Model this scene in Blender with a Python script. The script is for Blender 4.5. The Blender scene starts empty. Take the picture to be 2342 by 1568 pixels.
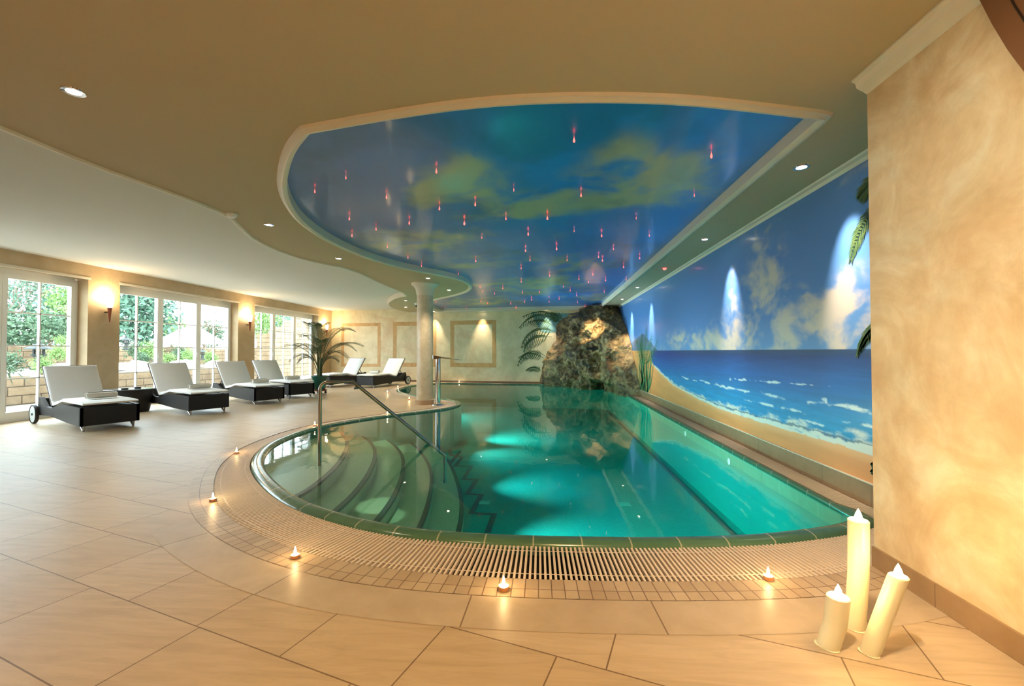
import bpy, bmesh, math, random
import numpy as np
from math import sin, cos, pi, radians, sqrt, atan2
from mathutils import Vector, Matrix
from mathutils.geometry import tessellate_polygon
random.seed(7); np.random.seed(7)
S = bpy.context.scene
COL = S.collection
# ---------------------------------------------------------------- camera, world, exposure
F, CX, CY, CH = 1000.0, 1171.0, 784.0, 1.2
cam = bpy.data.cameras.new('camera'); cam.lens = 36 * F / 2342; cam.sensor_width = 36; cam.clip_start = .02
camo = bpy.data.objects.new('camera', cam); COL.objects.link(camo)
camo.location = (0, 0, CH); camo.rotation_euler = (pi/2 + radians(1.09), 0, radians(4.46))
S.camera = camo
S.view_settings.view_transform = 'Standard'; S.view_settings.look = 'None'
S.view_settings.gamma = 1; S.view_settings.use_curve_mapping = False
S.view_settings.exposure = 0.48
w = bpy.data.worlds.new('World'); S.world = w; w.use_nodes = True
w.node_tree.nodes['Background'].inputs[0].default_value = (.80, .92, 1, 1)
w.node_tree.nodes['Background'].inputs[1].default_value = 7.4
WARM = (1, .70, .38); WW = (1, .82, .58)
def lamp(kind, loc, power, col=WW, aim=None, size=.05, ang=60, blend=.6, area=None):
    l = bpy.data.lights.new('lamp_light', kind); l.energy = power; l.color = col
    if kind == 'SPOT': l.spot_size = radians(ang); l.spot_blend = blend; l.shadow_soft_size = size
    if kind == 'POINT': l.shadow_soft_size = size
    if kind == 'AREA': l.shape = 'RECTANGLE'; l.size, l.size_y = area
    o = bpy.data.objects.new('lamp_light', l); COL.objects.link(o); o.location = loc
    if aim is not None:
        o.rotation_euler = (Vector(aim) - Vector(loc)).to_track_quat('-Z', 'Y').to_euler()
    return o
# unseen warm fill lights added behind and beside the camera
lamp('POINT', (-.6, -1.6, 2.1), 34, (1, .63, .28), size=.18)
lamp('POINT', (-4.5, -1.2, 2.0), 20, (1, .78, .52), size=.25)
lamp('POINT', (.9, .3, 1.6), 9, (1, .60, .24), size=.06)
# ceiling spots of the entrance area, above and behind the viewer
lamp('SPOT', (.35, .9, 2.72), 112, (1, .88, .68), aim=(1.83, 2.15, .95), ang=88, blend=1, size=.03)
lamp('SPOT', (.4, 1.1, 2.72), 135, (1, .66, .27), aim=(.35, 1.7, 0), ang=120, blend=.9, size=.04)
lamp('SPOT', (-1.3, 1.0, 2.72), 34, (1, .68, .32), aim=(-1.4, 1.8, 0), ang=120, blend=.9, size=.04)
# daylight entering at the three window units
for yc in (6.0, 10.1, 14.4):
    po = lamp('AREA', (-9.30, yc, 1.3), 1, (1, 1, 1), aim=(-4, yc, 1.3), area=(3.5, 2.55)); po.data.cycles.is_portal = True   # guides daylight sampling only
# ---------------------------------------------------------------- pixel -> world (placing helper)
_m = camo.rotation_euler.to_matrix()
def ray(x, y): return _m @ Vector(((x - CX)/F, -(y - CY)/F, -1))
CO = Vector((0, 0, CH))
def atz(x, y, z=0):
    d = ray(x, y); return CO + d*((z - CH)/d.z)
def atx(x, y, X):
    d = ray(x, y); return CO + d*(X/d.x)
def atp(x, y, p, n):
    d = ray(x, y); return CO + d*((Vector(p) - CO).dot(Vector(n))/d.dot(Vector(n)))
WX = 2.51; LX = -8.8; SZ = 2.75; WZ = 2.87
def farY(x): return 16.26 - .123*x
FN = Vector((.123, 1, 0)).normalized()
def atf(x, y, off=0): return atp(x, y, (0, 16.26 - off, 0), FN)
# ---------------------------------------------------------------- mesh helpers
class MB:
    def __init__(s): s.v = []; s.f = []; s.uv = {}; s.mi = []
    def add(s, vs, fs, mi=0):
        n = len(s.v); s.v += [tuple(v) for v in vs]; s.f += [tuple(i + n for i in f) for f in fs]; s.mi += [mi]*len(fs); return s
    def box(s, a, b, mi=0, M=None):
        x0, y0, z0 = a; x1, y1, z1 = b
        vs = [(x0,y0,z0),(x1,y0,z0),(x1,y1,z0),(x0,y1,z0),(x0,y0,z1),(x1,y0,z1),(x1,y1,z1),(x0,y1,z1)]
        if M is not None: vs = [M @ Vector(v) for v in vs]
        return s.add(vs, [(3,2,1,0),(4,5,6,7),(0,1,5,4),(1,2,6,5),(2,3,7,6),(3,0,4,7)], mi)
    def lathe(s, prof, n=32, c=(0,0,0), mi=0, sx=1, sy=1, cap=True):
        vs = []; fs = []
        for r, z in prof:
            for k in range(n): vs.append((c[0] + sx*r*cos(2*pi*k/n), c[1] + sy*r*sin(2*pi*k/n), c[2] + z))
        for i in range(len(prof) - 1):
            for k in range(n):
                a = i*n + k; b = i*n + (k+1) % n
                fs.append((a, b, b + n, a + n))
        if cap: fs.append(tuple(range(n))[::-1]); fs.append(tuple((len(prof)-1)*n + k for k in range(n)))
        return s.add(vs, fs, mi)
    def tube(s, pts, r, n=12, mi=0, cap=True):
        pts = [Vector(p) for p in pts]; N = len(pts); rs = r if hasattr(r, '__len__') else [r]*N
        vs = []; fs = []; up = None
        for i, p in enumerate(pts):
            t = (pts[min(i+1, N-1)] - pts[max(i-1, 0)]).normalized()
            if up is None: up = Vector((0,0,1)) if abs(t.z) < .9 else Vector((1,0,0))
            a = t.cross(up).normalized(); b = a.cross(t).normalized(); up = b
            for k in range(n): vs.append(p + a*rs[i]*cos(2*pi*k/n) + b*rs[i]*sin(2*pi*k/n))
        for i in range(N-1):
            for k in range(n):
                q = i*n + k; u = i*n + (k+1) % n; fs.append((q, q + n, u + n, u))
        if cap: fs.append(tuple(range(n))); fs.append(tuple((N-1)*n + k for k in range(n))[::-1])
        return s.add(vs, fs, mi)
    def prism(s, poly, y0, y1, mi=0, axis='y'):
        n = len(poly)
        if axis == 'y': A = [(p[0], y0, p[1]) for p in poly]; B = [(p[0], y1, p[1]) for p in poly]
        else: A = [(p[0], p[1], y0) for p in poly]; B = [(p[0], p[1], y1) for p in poly]
        return s.add(A + B, [tuple(range(n)), tuple(range(2*n-1, n-1, -1))] + [(i, i+n, (i+1) % n + n, (i+1) % n) for i in range(n)], mi)
    def build(s, name, mats, parent=None, smooth=False, bevel=0, label=None):
        me = bpy.data.meshes.new(name); me.from_pydata(s.v, [], s.f)
        for m in (mats if isinstance(mats, (list, tuple)) else [mats]): me.materials.append(m)
        if any(s.mi): me.polygons.foreach_set('material_index', s.mi)
        bm = bmesh.new(); bm.from_mesh(me)
        if not s.uv: bmesh.ops.recalc_face_normals(bm, faces=bm.faces)
        bm.to_mesh(me); bm.free()
        if s.uv:
            ul = me.uv_layers.new(name='UVMap')
            for L in me.loops: ul.data[L.index].uv = s.uv[L.vertex_index]
        if smooth:
            me.polygons.foreach_set('use_smooth', [True]*len(me.polygons))
            if smooth != 'all':
                try: me.set_sharp_from_angle(angle=radians(40))
                except Exception: pass
        o = bpy.data.objects.new(name, me); COL.objects.link(o)
        if parent: o.parent = parent
        if bevel:
            b = o.modifiers.new('bevel', 'BEVEL'); b.width = bevel; b.segments = 2; b.limit_method = 'ANGLE'
        if label: o['label'] = label
        return o
def empty(name, loc=(0,0,0), rz=0):
    o = bpy.data.objects.new(name, None); COL.objects.link(o); o.location = loc; o.rotation_euler = (0,0,rz); o.empty_display_size = .1; return o
def tag(o, label, cat, group=None, kind=None):
    o['label'] = label; o['category'] = cat
    if group: o['group'] = group
    if kind: o['kind'] = kind
    return o
def struct(o, label, cat=None):
    o['kind'] = 'structure'; o['label'] = label; o['category'] = cat or o.name.split('_')[0]; return o
def copy_tree(o, parent=None):
    c = o.copy(); COL.objects.link(c); c.parent = parent
    for ch in o.children: copy_tree(ch, c)
    return c
# ---------------------------------------------------------------- materials
def mat(name, col=(.5,.5,.5), rough=.5, metal=0, spec=.5, emit=None, es=0, coat=0, coatr=.1, subs=0):
    m = bpy.data.materials.new(name); m.use_nodes = True; b = m.node_tree.nodes['Principled BSDF']
    b.inputs['Base Color'].default_value = (*col, 1); b.inputs['Roughness'].default_value = rough
    b.inputs['Metallic'].default_value = metal; b.inputs['Specular IOR Level'].default_value = spec
    if emit: b.inputs['Emission Color'].default_value = (*emit, 1); b.inputs['Emission Strength'].default_value = es
    if coat: b.inputs['Coat Weight'].default_value = coat; b.inputs['Coat Roughness'].default_value = coatr
    if subs: b.inputs['Subsurface Weight'].default_value = subs; b.inputs['Subsurface Radius'].default_value = (.05,.03,.015)
    return m
def nodes(m): return m.node_tree.nodes, m.node_tree.links, m.node_tree.nodes['Principled BSDF']
def N(nt, t, **kw):
    n = nt.nodes.new(t)
    for k, v in kw.items():
        if k[0] == '_': setattr(n, k[1:], v)
        else: n.inputs[k.replace('__', ' ')].default_value = v
    return n
def coords(nt, rot=0, scale=(1,1,1), uv=False):
    tc = nt.nodes.new('ShaderNodeTexCoord'); mp = nt.nodes.new('ShaderNodeMapping')
    mp.inputs['Rotation'].default_value = (0, 0, rot); mp.inputs['Scale'].default_value = scale
    nt.links.new(tc.outputs['UV' if uv else 'Object'], mp.inputs[0]); return mp.outputs[0]
def ramp(nt, src, stops):
    r = nt.nodes.new('ShaderNodeValToRGB'); e = r.color_ramp.elements
    while len(e) < len(stops): e.new(.5)
    for i, (p, c) in enumerate(stops): e[i].position = p; e[i].color = (*c, 1)
    nt.links.new(src, r.inputs[0]); return r.outputs[0]
def noise(nt, vec, scale, detail=4, rough=.55, dist=0):
    n = nt.nodes.new('ShaderNodeTexNoise'); n.inputs['Scale'].default_value = scale; n.inputs['Detail'].default_value = detail
    n.inputs['Roughness'].default_value = rough; n.inputs['Distortion'].default_value = dist
    nt.links.new(vec, n.inputs['Vector']); return n.outputs[0]
def mixc(nt, f, a, b, mode='MIX'):
    m = nt.nodes.new('ShaderNodeMix'); m.data_type = 'RGBA'; m.blend_type = mode
    for s, v in ((0, f), (6, a), (7, b)):
        if hasattr(v, 'is_output'): nt.links.new(v, m.inputs[s])
        else: m.inputs[s].default_value = v if s == 0 else (*v, 1)
    return m.outputs[2]
def bump(nt, b, h, st=.2, dist=.01):
    n = nt.nodes.new('ShaderNodeBump'); n.inputs['Strength'].default_value = st; n.inputs['Distance'].default_value = dist
    nt.links.new(h, n.inputs['Height']); nt.links.new(n.outputs[0], b.inputs['Normal'])
def brick(nt, vec, w, h, off=.5, mortar=.003, c1=(.6,.5,.4), c2=(.5,.4,.3), cm=(.1,.08,.06), sq=1, sqf=2, smooth=.1, bias=0):
    n = nt.nodes.new('ShaderNodeTexBrick'); n.offset = off; n.squash = sq; n.squash_frequency = sqf
    n.inputs['Color1'].default_value = (*c1,1); n.inputs['Color2'].default_value = (*c2,1); n.inputs['Mortar'].default_value = (*cm,1)
    n.inputs['Scale'].default_value = 1; n.inputs['Mortar Size'].default_value = mortar; n.inputs['Mortar Smooth'].default_value = smooth
    n.inputs['Bias'].default_value = bias
    n.inputs['Brick Width'].default_value = w; n.inputs['Row Height'].default_value = h
    nt.links.new(vec, n.inputs['Vector']); return n
def plaster(name, a, b, c, sc=1.3, rough=.55, coat=0):
    m = mat(name, a, rough, coat=coat, coatr=.35); nd, lk, bs = nodes(m); nt = m.node_tree; v = coords(nt)
    n1 = noise(nt, v, sc, 6, .62, 1.2); n2 = noise(nt, v, sc*3.1, 5, .6, .6)
    c1 = ramp(nt, n1, [(.36, a), (.52, b), (.66, c)])
    c2 = ramp(nt, n2, [(.35, (.86,.84,.80)), (.65, (1,1,1))])
    lk.new(mixc(nt, 1.0, c1, c2, 'MULTIPLY'), bs.inputs['Base Color']); bump(nt, bs, n2, .25, .01); return m
M = {}
M['plaster'] = plaster('cream_plaster', (.70,.50,.27), (.80,.63,.38), (.88,.78,.55), 1.9)
M['leftwall'] = plaster('tan_plaster', (.56,.41,.23), (.60,.45,.27), (.64,.49,.30), .8)
M['farwall'] = plaster('yellow_plaster', (.78,.68,.42), (.86,.75,.50), (.80,.62,.38), .9)
M['frame_paint'] = plaster('ochre_paint', (.62,.36,.14), (.70,.43,.18), (.66,.40,.17), 2)
M['soffit'] = mat('cream_ceiling', (.54,.43,.26), .75)
M['white_ceil'] = mat('white_ceiling', (.70,.69,.63), .8)
M['mould'] = mat('cream_moulding', (.78,.70,.56), .45)
M['white'] = mat('white_paint', (.92,.93,.90), .35)
M['steel'] = mat('brushed_steel', (.42,.38,.32), .22, 1)
M['chrome'] = mat('polished_steel', (.75,.75,.75), .08, 1)
M['cushion'] = mat('white_cushion', (.90,.91,.91), .8)
M['towel'] = mat('beige_towel', (.80,.77,.70), .95)
M['rubber'] = mat('black_rubber', (.015,.015,.015), .5)
M['wheel'] = mat('grey_wheel', (.5,.55,.54), .35)
M['alu'] = mat('aluminium', (.6,.6,.6), .3, 1)
M['pot'] = mat('green_pot', (.02,.10,.07), .25)
M['soil'] = mat('soil', (.03,.02,.012), .9)
M['frond'] = mat('palm_green', (.035,.075,.02), .45)
M['stem'] = mat('palm_stem', (.07,.10,.03), .5)
M['redwood'] = mat('red_wood', (.30,.07,.025), .35)
M['darkmetal'] = mat('dark_metal', (.05,.035,.03), .35, .6)
M['black'] = mat('black_void', (.004,.004,.004), .9)
M['glow'] = mat('lamp_glow', (1,1,1), .5, emit=(1,.84,.62), es=22)
M['sconceglow'] = mat('sconce_glow', (1,1,1), .5, emit=(1,.86,.64), es=9)
M['flame'] = mat('flame', (1,.8,.5), .5, emit=(1,.80,.42), es=40)
M['red'] = mat('red_crystal', (.9,.1,.08), .2, emit=(1,.06,.05), es=5)
M['wax'] = mat('ivory_wax', (.80,.74,.52), .35, subs=.35, emit=(1,.80,.42), es=.02)
M['teawax'] = mat('tealight_wax', (.85,.75,.6), .4, emit=(1,.75,.4), es=1.5)
M['teacup'] = mat('tealight_cup', (.70,.35,.18), .3, .3)
M['brown'] = mat('brown_paint', (.20,.085,.03), .6)
M['blackgran'] = mat('dark_stone', (.03,.04,.04), .6)
M['grate'] = mat('cream_plastic', (.85,.70,.56), .4)
M['trench'] = mat('trench', (.02,.016,.012), .9)
M['ppalm'] = plaster('painted_leaf', (.03,.07,.03), (.06,.13,.04), (.10,.16,.05), 9)
M['ppalm2'] = plaster('painted_reed', (.02,.14,.06), (.04,.24,.10), (.10,.28,.08), 9)
def paint_mat(name, rough, coat, coatr):
    m = mat(name, (.2,.3,.6), rough, coat=coat, coatr=coatr); nt = m.node_tree
    a = nt.nodes.new('ShaderNodeAttribute'); a.attribute_name = 'paint'; nt.links.new(a.outputs['Color'], nodes(m)[2].inputs['Base Color']); return m
M['mural'] = paint_mat('mural_paint', .42, .25, .16)
M['sky'] = paint_mat('stretched_sky_ceiling', .45, .45, .10)
# floor tiles
def floor_mat():
    RT = radians(18)
    m = mat('sandstone_tiles', (.5,.4,.3), .42); nt = m.node_tree; nd, lk, bs = nodes(m)
    v = coords(nt, RT)
    b = brick(nt, v, .84, .42, .37, .0032, (.57,.43,.28), (.63,.49,.34), (.22,.14,.08), .6, 3)
    tc = nt.nodes.new('ShaderNodeTexCoord'); mp = nt.nodes.new('ShaderNodeMapping'); mp.inputs['Rotation'].default_value = (0,0,RT); mp.inputs['Scale'].default_value = (1.2, 9, 1)
    lk.new(tc.outputs['Object'], mp.inputs[0])
    n = noise(nt, mp.outputs[0], 2.2, 7, .65, .8); c = ramp(nt, n, [(.3, (.80,.78,.74)), (.6, (1.0,1.0,1.0))])
    lk.new(mixc(nt, 1, b.outputs[0], c, 'MULTIPLY'), bs.inputs['Base Color'])
    bump(nt, bs, n, .15, .004); bs.inputs['Roughness'].default_value = .4; return m
M['floor'] = floor_mat()
def uvtile(name, w, h, c1, c2, cm, mort=.003, off=0, rough=.4, streak=True, stack=None):
    m = mat(name, c1, rough); nt = m.node_tree; nd, lk, bs = nodes(m); v = coords(nt, uv=True)
    b = brick(nt, v, w, h, off, mort, c1, c2, cm)
    n = noise(nt, coords(nt, scale=(1,1,1)), 7, 5, .6, .5); c = ramp(nt, n, [(.3, (.86,.84,.8)), (.65, (1,1,1))])
    lk.new(mixc(nt, 1, b.outputs[0], c, 'MULTIPLY'), bs.inputs['Base Color']); return m
M['mosaicband'] = uvtile('deck_mosaic', .062, .10, (.50,.37,.24), (.62,.48,.33), (.22,.14,.09), .0025)
M['ringtile'] = uvtile('ring_tiles', .80, 5, (.56,.44,.31), (.62,.50,.37), (.24,.16,.10), .003)
M['skirting'] = uvtile('skirting_tiles', .60, 5, (.36,.23,.12), (.40,.26,.14), (.22,.14,.08), .003)
M['coping'] = uvtile('green_coping', .30, 5, (.085,.19,.12), (.095,.20,.13), (.42,.44,.33), .005, rough=.18)
def pool_mat():
    m = mat('turquoise_mosaic', (.3,.6,.5), .3); nt = m.node_tree; nd, lk, bs = nodes(m)
    v = coords(nt); b = brick(nt, v, .026, .026, 0, .0016, (.010,.34,.30), (.02,.42,.37), (.06,.48,.43))
    lk.new(b.outputs[0], bs.inputs['Base Color']); return m
M['pool'] = pool_mat()
M['poolwall'] = mat('pool_wall_mosaic', (.02,.44,.37), .3)
def step_mat():
    m = mat('step_mosaic', (.5,.5,.4), .3); nt = m.node_tree; nd, lk, bs = nodes(m)
    b = brick(nt, coords(nt), .026, .026, 0, .0016, (.22,.34,.18), (.27,.39,.22), (.30,.40,.27))
    lk.new(b.outputs[0], bs.inputs['Base Color']); return m
M['step'] = step_mat()
M['darkmosaic'] = uvtile('dark_mosaic', .025, .025, (.006,.018,.016), (.012,.03,.026), (.06,.10,.08), .002)
# water: thin reflecting surface over a body that absorbs red light
def front_fresnel(nt, fr):
    ge = nt.nodes.new('ShaderNodeNewGeometry'); iv = nt.nodes.new('ShaderNodeMath'); iv.operation = 'SUBTRACT'; iv.inputs[0].default_value = 1
    mu = nt.nodes.new('ShaderNodeMath'); mu.operation = 'MULTIPLY'; nt.links.new(ge.outputs['Backfacing'], iv.inputs[1]); nt.links.new(iv.outputs[0], mu.inputs[0]); nt.links.new(fr.outputs[0], mu.inputs[1]); return mu.outputs[0]
def water_mats():
    out = []
    for surf in (True, False):
        m = bpy.data.materials.new('pool_water'); m.use_nodes = True; nt = m.node_tree
        for n in list(nt.nodes): nt.nodes.remove(n)
        o = nt.nodes.new('ShaderNodeOutputMaterial'); tr = nt.nodes.new('ShaderNodeBsdfTransparent')
        ab = nt.nodes.new('ShaderNodeVolumeAbsorption'); ab.inputs[0].default_value = (.14,.86,.80,1); ab.inputs[1].default_value = .38
        nt.links.new(ab.outputs[0], o.inputs['Volume'])
        if surf:
            gl = nt.nodes.new('ShaderNodeBsdfGlossy'); gl.inputs['Roughness'].default_value = .015
            fr = nt.nodes.new('ShaderNodeFresnel'); fr.inputs[0].default_value = 1.27
            mx = nt.nodes.new('ShaderNodeMixShader'); bp = nt.nodes.new('ShaderNodeBump'); bp.inputs['Strength'].default_value = .05; bp.inputs['Distance'].default_value = .02
            n = noise(nt, coords(nt), 3.5, 3, .5); nt.links.new(n, bp.inputs['Height'])
            nt.links.new(bp.outputs[0], gl.inputs['Normal']); nt.links.new(bp.outputs[0], fr.inputs['Normal'])
            nt.links.new(front_fresnel(nt, fr), mx.inputs[0]); nt.links.new(tr.outputs[0], mx.inputs[1]); nt.links.new(gl.outputs[0], mx.inputs[2]); nt.links.new(mx.outputs[0], o.inputs['Surface'])
        else: nt.links.new(tr.outputs[0], o.inputs['Surface'])
        out.append(m)
    return out
def glass_mat(tint=(.97,1,.99)):
    m = bpy.data.materials.new('window_glass'); m.use_nodes = True; nt = m.node_tree
    for n in list(nt.nodes): nt.nodes.remove(n)
    o = nt.nodes.new('ShaderNodeOutputMaterial'); tr = nt.nodes.new('ShaderNodeBsdfTransparent'); tr.inputs[0].default_value = (*tint,1)
    gl = nt.nodes.new('ShaderNodeBsdfGlossy'); gl.inputs['Roughness'].default_value = .02; fr = nt.nodes.new('ShaderNodeFresnel'); fr.inputs[0].default_value = 1.45
    mx = nt.nodes.new('ShaderNodeMixShader'); nt.links.new(front_fresnel(nt, fr), mx.inputs[0]); nt.links.new(tr.outputs[0], mx.inputs[1]); nt.links.new(gl.outputs[0], mx.inputs[2]); nt.links.new(mx.outputs[0], o.inputs[0]); return m
M['glass'] = glass_mat()
def wicker():
    m = mat('black_wicker', (.02,.018,.016), .45); nt = m.node_tree; nd, lk, bs = nodes(m)
    b = brick(nt, coords(nt), .02, .008, .5, .0015, (.014,.012,.012), (.022,.02,.018), (.002,.002,.002))
    # woven in side elevation: use x/z
    tc = nt.nodes.new('ShaderNodeTexCoord'); sp = nt.nodes.new('ShaderNodeSeparateXYZ'); ad = nt.nodes.new('ShaderNodeMath'); cb = nt.nodes.new('ShaderNodeCombineXYZ')
    lk.new(tc.outputs['Object'], sp.inputs[0]); lk.new(sp.outputs[0], ad.inputs[0]); lk.new(sp.outputs[1], ad.inputs[1]); lk.new(ad.outputs[0], cb.inputs[0]); lk.new(sp.outputs[2], cb.inputs[1]); lk.new(cb.outputs[0], b.inputs['Vector'])
    lk.new(b.outputs[0], bs.inputs['Base Color']); bump(nt, bs, b.outputs['Fac'], .5, .003); return m
M['wicker'] = wicker()
def rock_mat():
    m = mat('cave_rock', (.2,.15,.08), .42); nt = m.node_tree; nd, lk, bs = nodes(m); v = coords(nt)
    n1 = noise(nt, v, 1.5, 10, .66, 1.2); n2 = noise(nt, v, 6, 8, .66, .8)
    c = ramp(nt, n1, [(.36, (.05,.030,.010)), (.46, (.20,.125,.045)), (.58, (.36,.245,.10)), (.72, (.58,.43,.22))])
    c2 = ramp(nt, n2, [(.40, (.30,.27,.22)), (.58, (1,1,1))])
    lk.new(mixc(nt, 1, c, c2, 'MULTIPLY'), bs.inputs['Base Color']); bump(nt, bs, n2, .9, .06); return m
M['rock'] = rock_mat()
def stone_wall_mat(uvs=True):
    m = mat('garden_stone', (.6,.5,.4), .85); nt = m.node_tree; nd, lk, bs = nodes(m)
    tc = nt.nodes.new('ShaderNodeTexCoord'); sp = nt.nodes.new('ShaderNodeSeparateXYZ'); cb = nt.nodes.new('ShaderNodeCombineXYZ')
    lk.new(tc.outputs['Object'], sp.inputs[0]); lk.new(sp.outputs[1], cb.inputs[0]); lk.new(sp.outputs[2], cb.inputs[1])
    b = brick(nt, cb.outputs[0], .55, .2, .43, .014, (.27,.19,.115), (.22,.155,.095), (.07,.05,.03), .7, 3, .3)
    n = noise(nt, tc.outputs['Object'], 3, 6, .6); c = ramp(nt, n, [(.3, (.7,.66,.6)), (.6, (1,1,1))])
    lk.new(mixc(nt, 1, b.outputs[0], c, 'MULTIPLY'), bs.inputs['Base Color']); return m
M['stonewall'] = stone_wall_mat()
def leaf_mat(name, a, b):
    m = mat(name, a, .7); nt = m.node_tree; nd, lk, bs = nodes(m)
    lk.new(ramp(nt, noise(nt, coords(nt), 6, 5, .6), [(.35, a), (.65, b)]), bs.inputs['Base Color']); return m
M['leafA'] = leaf_mat('conifer_leaf', (.06,.13,.09), (.12,.24,.16)); M['leafB'] = leaf_mat('shrub_leaf', (.12,.24,.07), (.24,.38,.12)); M['leafC'] = leaf_mat('dark_shrub_leaf', (.04,.09,.05), (.10,.17,.09))
M['bark'] = mat('bark', (.12,.08,.05), .9)
M['ground'] = mat('garden_ground', (.35,.33,.29), .9)
M['boulder'] = mat('pale_boulder', (.42,.37,.31), .9)
M['render'] = mat('house_render', (.85,.85,.80), .9); M['shutter'] = mat('house_window', (.35,.48,.55), .4)
M['canvas'] = mat('white_canvas', (.6,.61,.62), .8)
M['tabletop'] = mat('glass_top', (.42,.48,.55), .12, .3)
# ---------------------------------------------------------------- curves
def chaikin(p, it=2, closed=True):
    for _ in range(it):
        q = []; n = len(p)
        for i in range(n if closed else n-1):
            a, b = p[i], p[(i+1) % n]
            q += [a*.75 + b*.25, a*.25 + b*.75]
        if not closed: q = [p[0]] + q + [p[-1]]
        p = q
    return p
def resample(p, d, closed=True):
    p = [Vector(a) for a in p]; q = p + [p[0]] if closed else p
    out = []; acc = 0; nxt = 0
    L = sum((q[i+1]-q[i]).length for i in range(len(q)-1)); n = max(3, int(round(L/d))); st = L/n
    for i in range(len(q)-1):
        l = (q[i+1]-q[i]).length
        while nxt <= acc + l + 1e-9 and len(out) < (n if closed else n+1):
            out.append(q[i].lerp(q[i+1], (nxt-acc)/l if l > 0 else 0)); nxt += st
        acc += l
    return out
def V2(*a): return [Vector((x, y)) for x, y in a]
# pool water outline, clockwise from the near right corner
PW = V2((2.226,3.36),(2.226,3.36),(2.22,3.34),(1.95,3.185),(1.60,3.06),(1.27,2.97),(.7,2.89),(.14,2.86),(-.3,2.855),(-.66,2.88),(-.98,2.93),(-1.42,3.09),(-1.91,3.36),(-2.36,3.74),(-2.80,4.2),(-3.10,4.6),(-3.34,5.05),(-3.50,5.5),(-3.58,6.05),(-3.56,6.59),(-3.42,7.05),(-3.08,7.71),(-2.54,8.35),(-2.14,8.80),(-1.95,9.25),(-1.90,9.7),(-1.97,10.12),(-2.22,10.6),(-2.62,10.95),(-3.10,11.25),(-3.66,11.80),(-4.20,12.5),(-4.55,13.3),(-4.70,14.17),(-4.62,15.0),(-4.3,15.7),(-3.85,16.18),(-3.3,16.3))
PW += V2((2.226, farY(2.2)-.36), (2.226, farY(2.2)-.36), (2.226,12),(2.226,8),(2.226,5))
PW[-6:-5] = [Vector((-3.0, farY(-3.0)-.36)), PW[-6]] if False else [PW[-6]]
OUT = resample(chaikin(PW, 2), .02)
NP = len(OUT)
def normals(P, closed=True):
    n = len(P); r = []
    for i in range(n):
        t = (P[(i+3) % n] - P[(i-3) % n]) if closed else (P[min(i+3, n-1)] - P[max(i-3, 0)])
        r.append(Vector((-t.y, t.x)).normalized())
    return r
area = sum(OUT[i].x*OUT[(i+1) % NP].y - OUT[(i+1) % NP].x*OUT[i].y for i in range(NP))/2
if area > 0: OUT.reverse()
NO = normals(OUT)              # points out of the pool (clockwise)
def gw(p):                     # overflow channel width (with coping) round the pool
    if p.x > 2.15 and p.y > 3.4: return .29
    if p.y > 15.6 and p.x > -3.6: return .30
    x = [(-1.4,.53),(-2.3,.50),(-2.9,.42),(-3.4,.36)]
    if p.y < 5.6:
        if p.x > 1.3: return .53 - .10*(p.x-1.3)/.9
        if p.x > -1.4: return .53
        for (a, b), (c, d) in zip(x, x[1:]):
            if p.x >= c: return b + (d-b)*(p.x-a)/(c-a)
        return .36
    return .33
GW = [gw(p) for p in OUT]
k = 12
GW = [sum(GW[(i+j) % NP] for j in range(-k, k+1))/(2*k+1) for i in range(NP)]
def off(i, d): i %= NP; return OUT[i] + NO[i]*d
def clampx(v, z): return (min(v.x, WX - .002), min(v.y, farY(v.x) - .002), z)
def strip(prof, closed=True, rng=None, uvs=True):
    """sweep; prof(i) -> list of (offset, z)"""
    m = MB(); idx = list(range(NP)) if rng is None else list(range(rng[0], rng[1])); u = 0
    K = None; closed = rng is None
    for c, i in enumerate(idx + ([idx[0]] if closed else [])):
        pr = prof(i % NP); K = len(pr); s = 0
        if c: u += (OUT[i % NP] - OUT[(idx + [idx[0]])[c-1] % NP]).length
        for j, (o, z) in enumerate(pr):
            if j: s += sqrt((o - pr[j-1][0])**2 + (z - pr[j-1][1])**2)
            m.uv[len(m.v)] = (u, s + .0005); m.v.append(clampx(off(i, o), z))
        if c:
            b = len(m.v) - K
            for j in range(K-1): m.f.append((b-K+j, b-K+j+1, b+j+1, b+j)); m.mi.append(0)
    return m
def polyfill(loops, z, name, m, parent=None):
    tri = tessellate_polygon([[Vector((p.x, p.y, 0)) for p in L] for L in loops])
    vs = [(p.x, p.y, z) for L in loops for p in L]
    mb = MB(); mb.v = vs; mb.f = [tuple(t) for t in tri]; mb.mi = [0]*len(tri)
    o = mb.build(name, m, parent); me = o.data
    bm = bmesh.new(); bm.from_mesh(me)
    for f in bm.faces:
        if f.normal.z < 0: f.normal_flip()
    bm.to_mesh(me); bm.free(); return o
# ================================================================ FLOOR AND POOL
sub = list(range(0, NP, 4))
hole = [Vector(clampx(off(i, GW[i] - .002), 0)[:2]) for i in sub]
outer = V2((-9.3,-5),(3.2,-5),(3.2,17.6),(-9.3,17.6))
fl = polyfill([outer, hole], 0, 'floor', M['floor'])
struct(fl, 'beige sandstone tiled pool deck around the water')
ns = strip(lambda i: [(GW[i], .0015), (GW[i] + (.10), .0015), (GW[i] + .175, .0015)])
# only where there is deck beside the channel (not along mural wall and back wall)
i0 = next(i for i in range(NP) if OUT[i].x < 1.98 and OUT[i].y < 3.3 and all(True for _ in [0]))
def walk_until(i, cond):
    while not cond(OUT[i % NP]): i += 1
    return i
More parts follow.
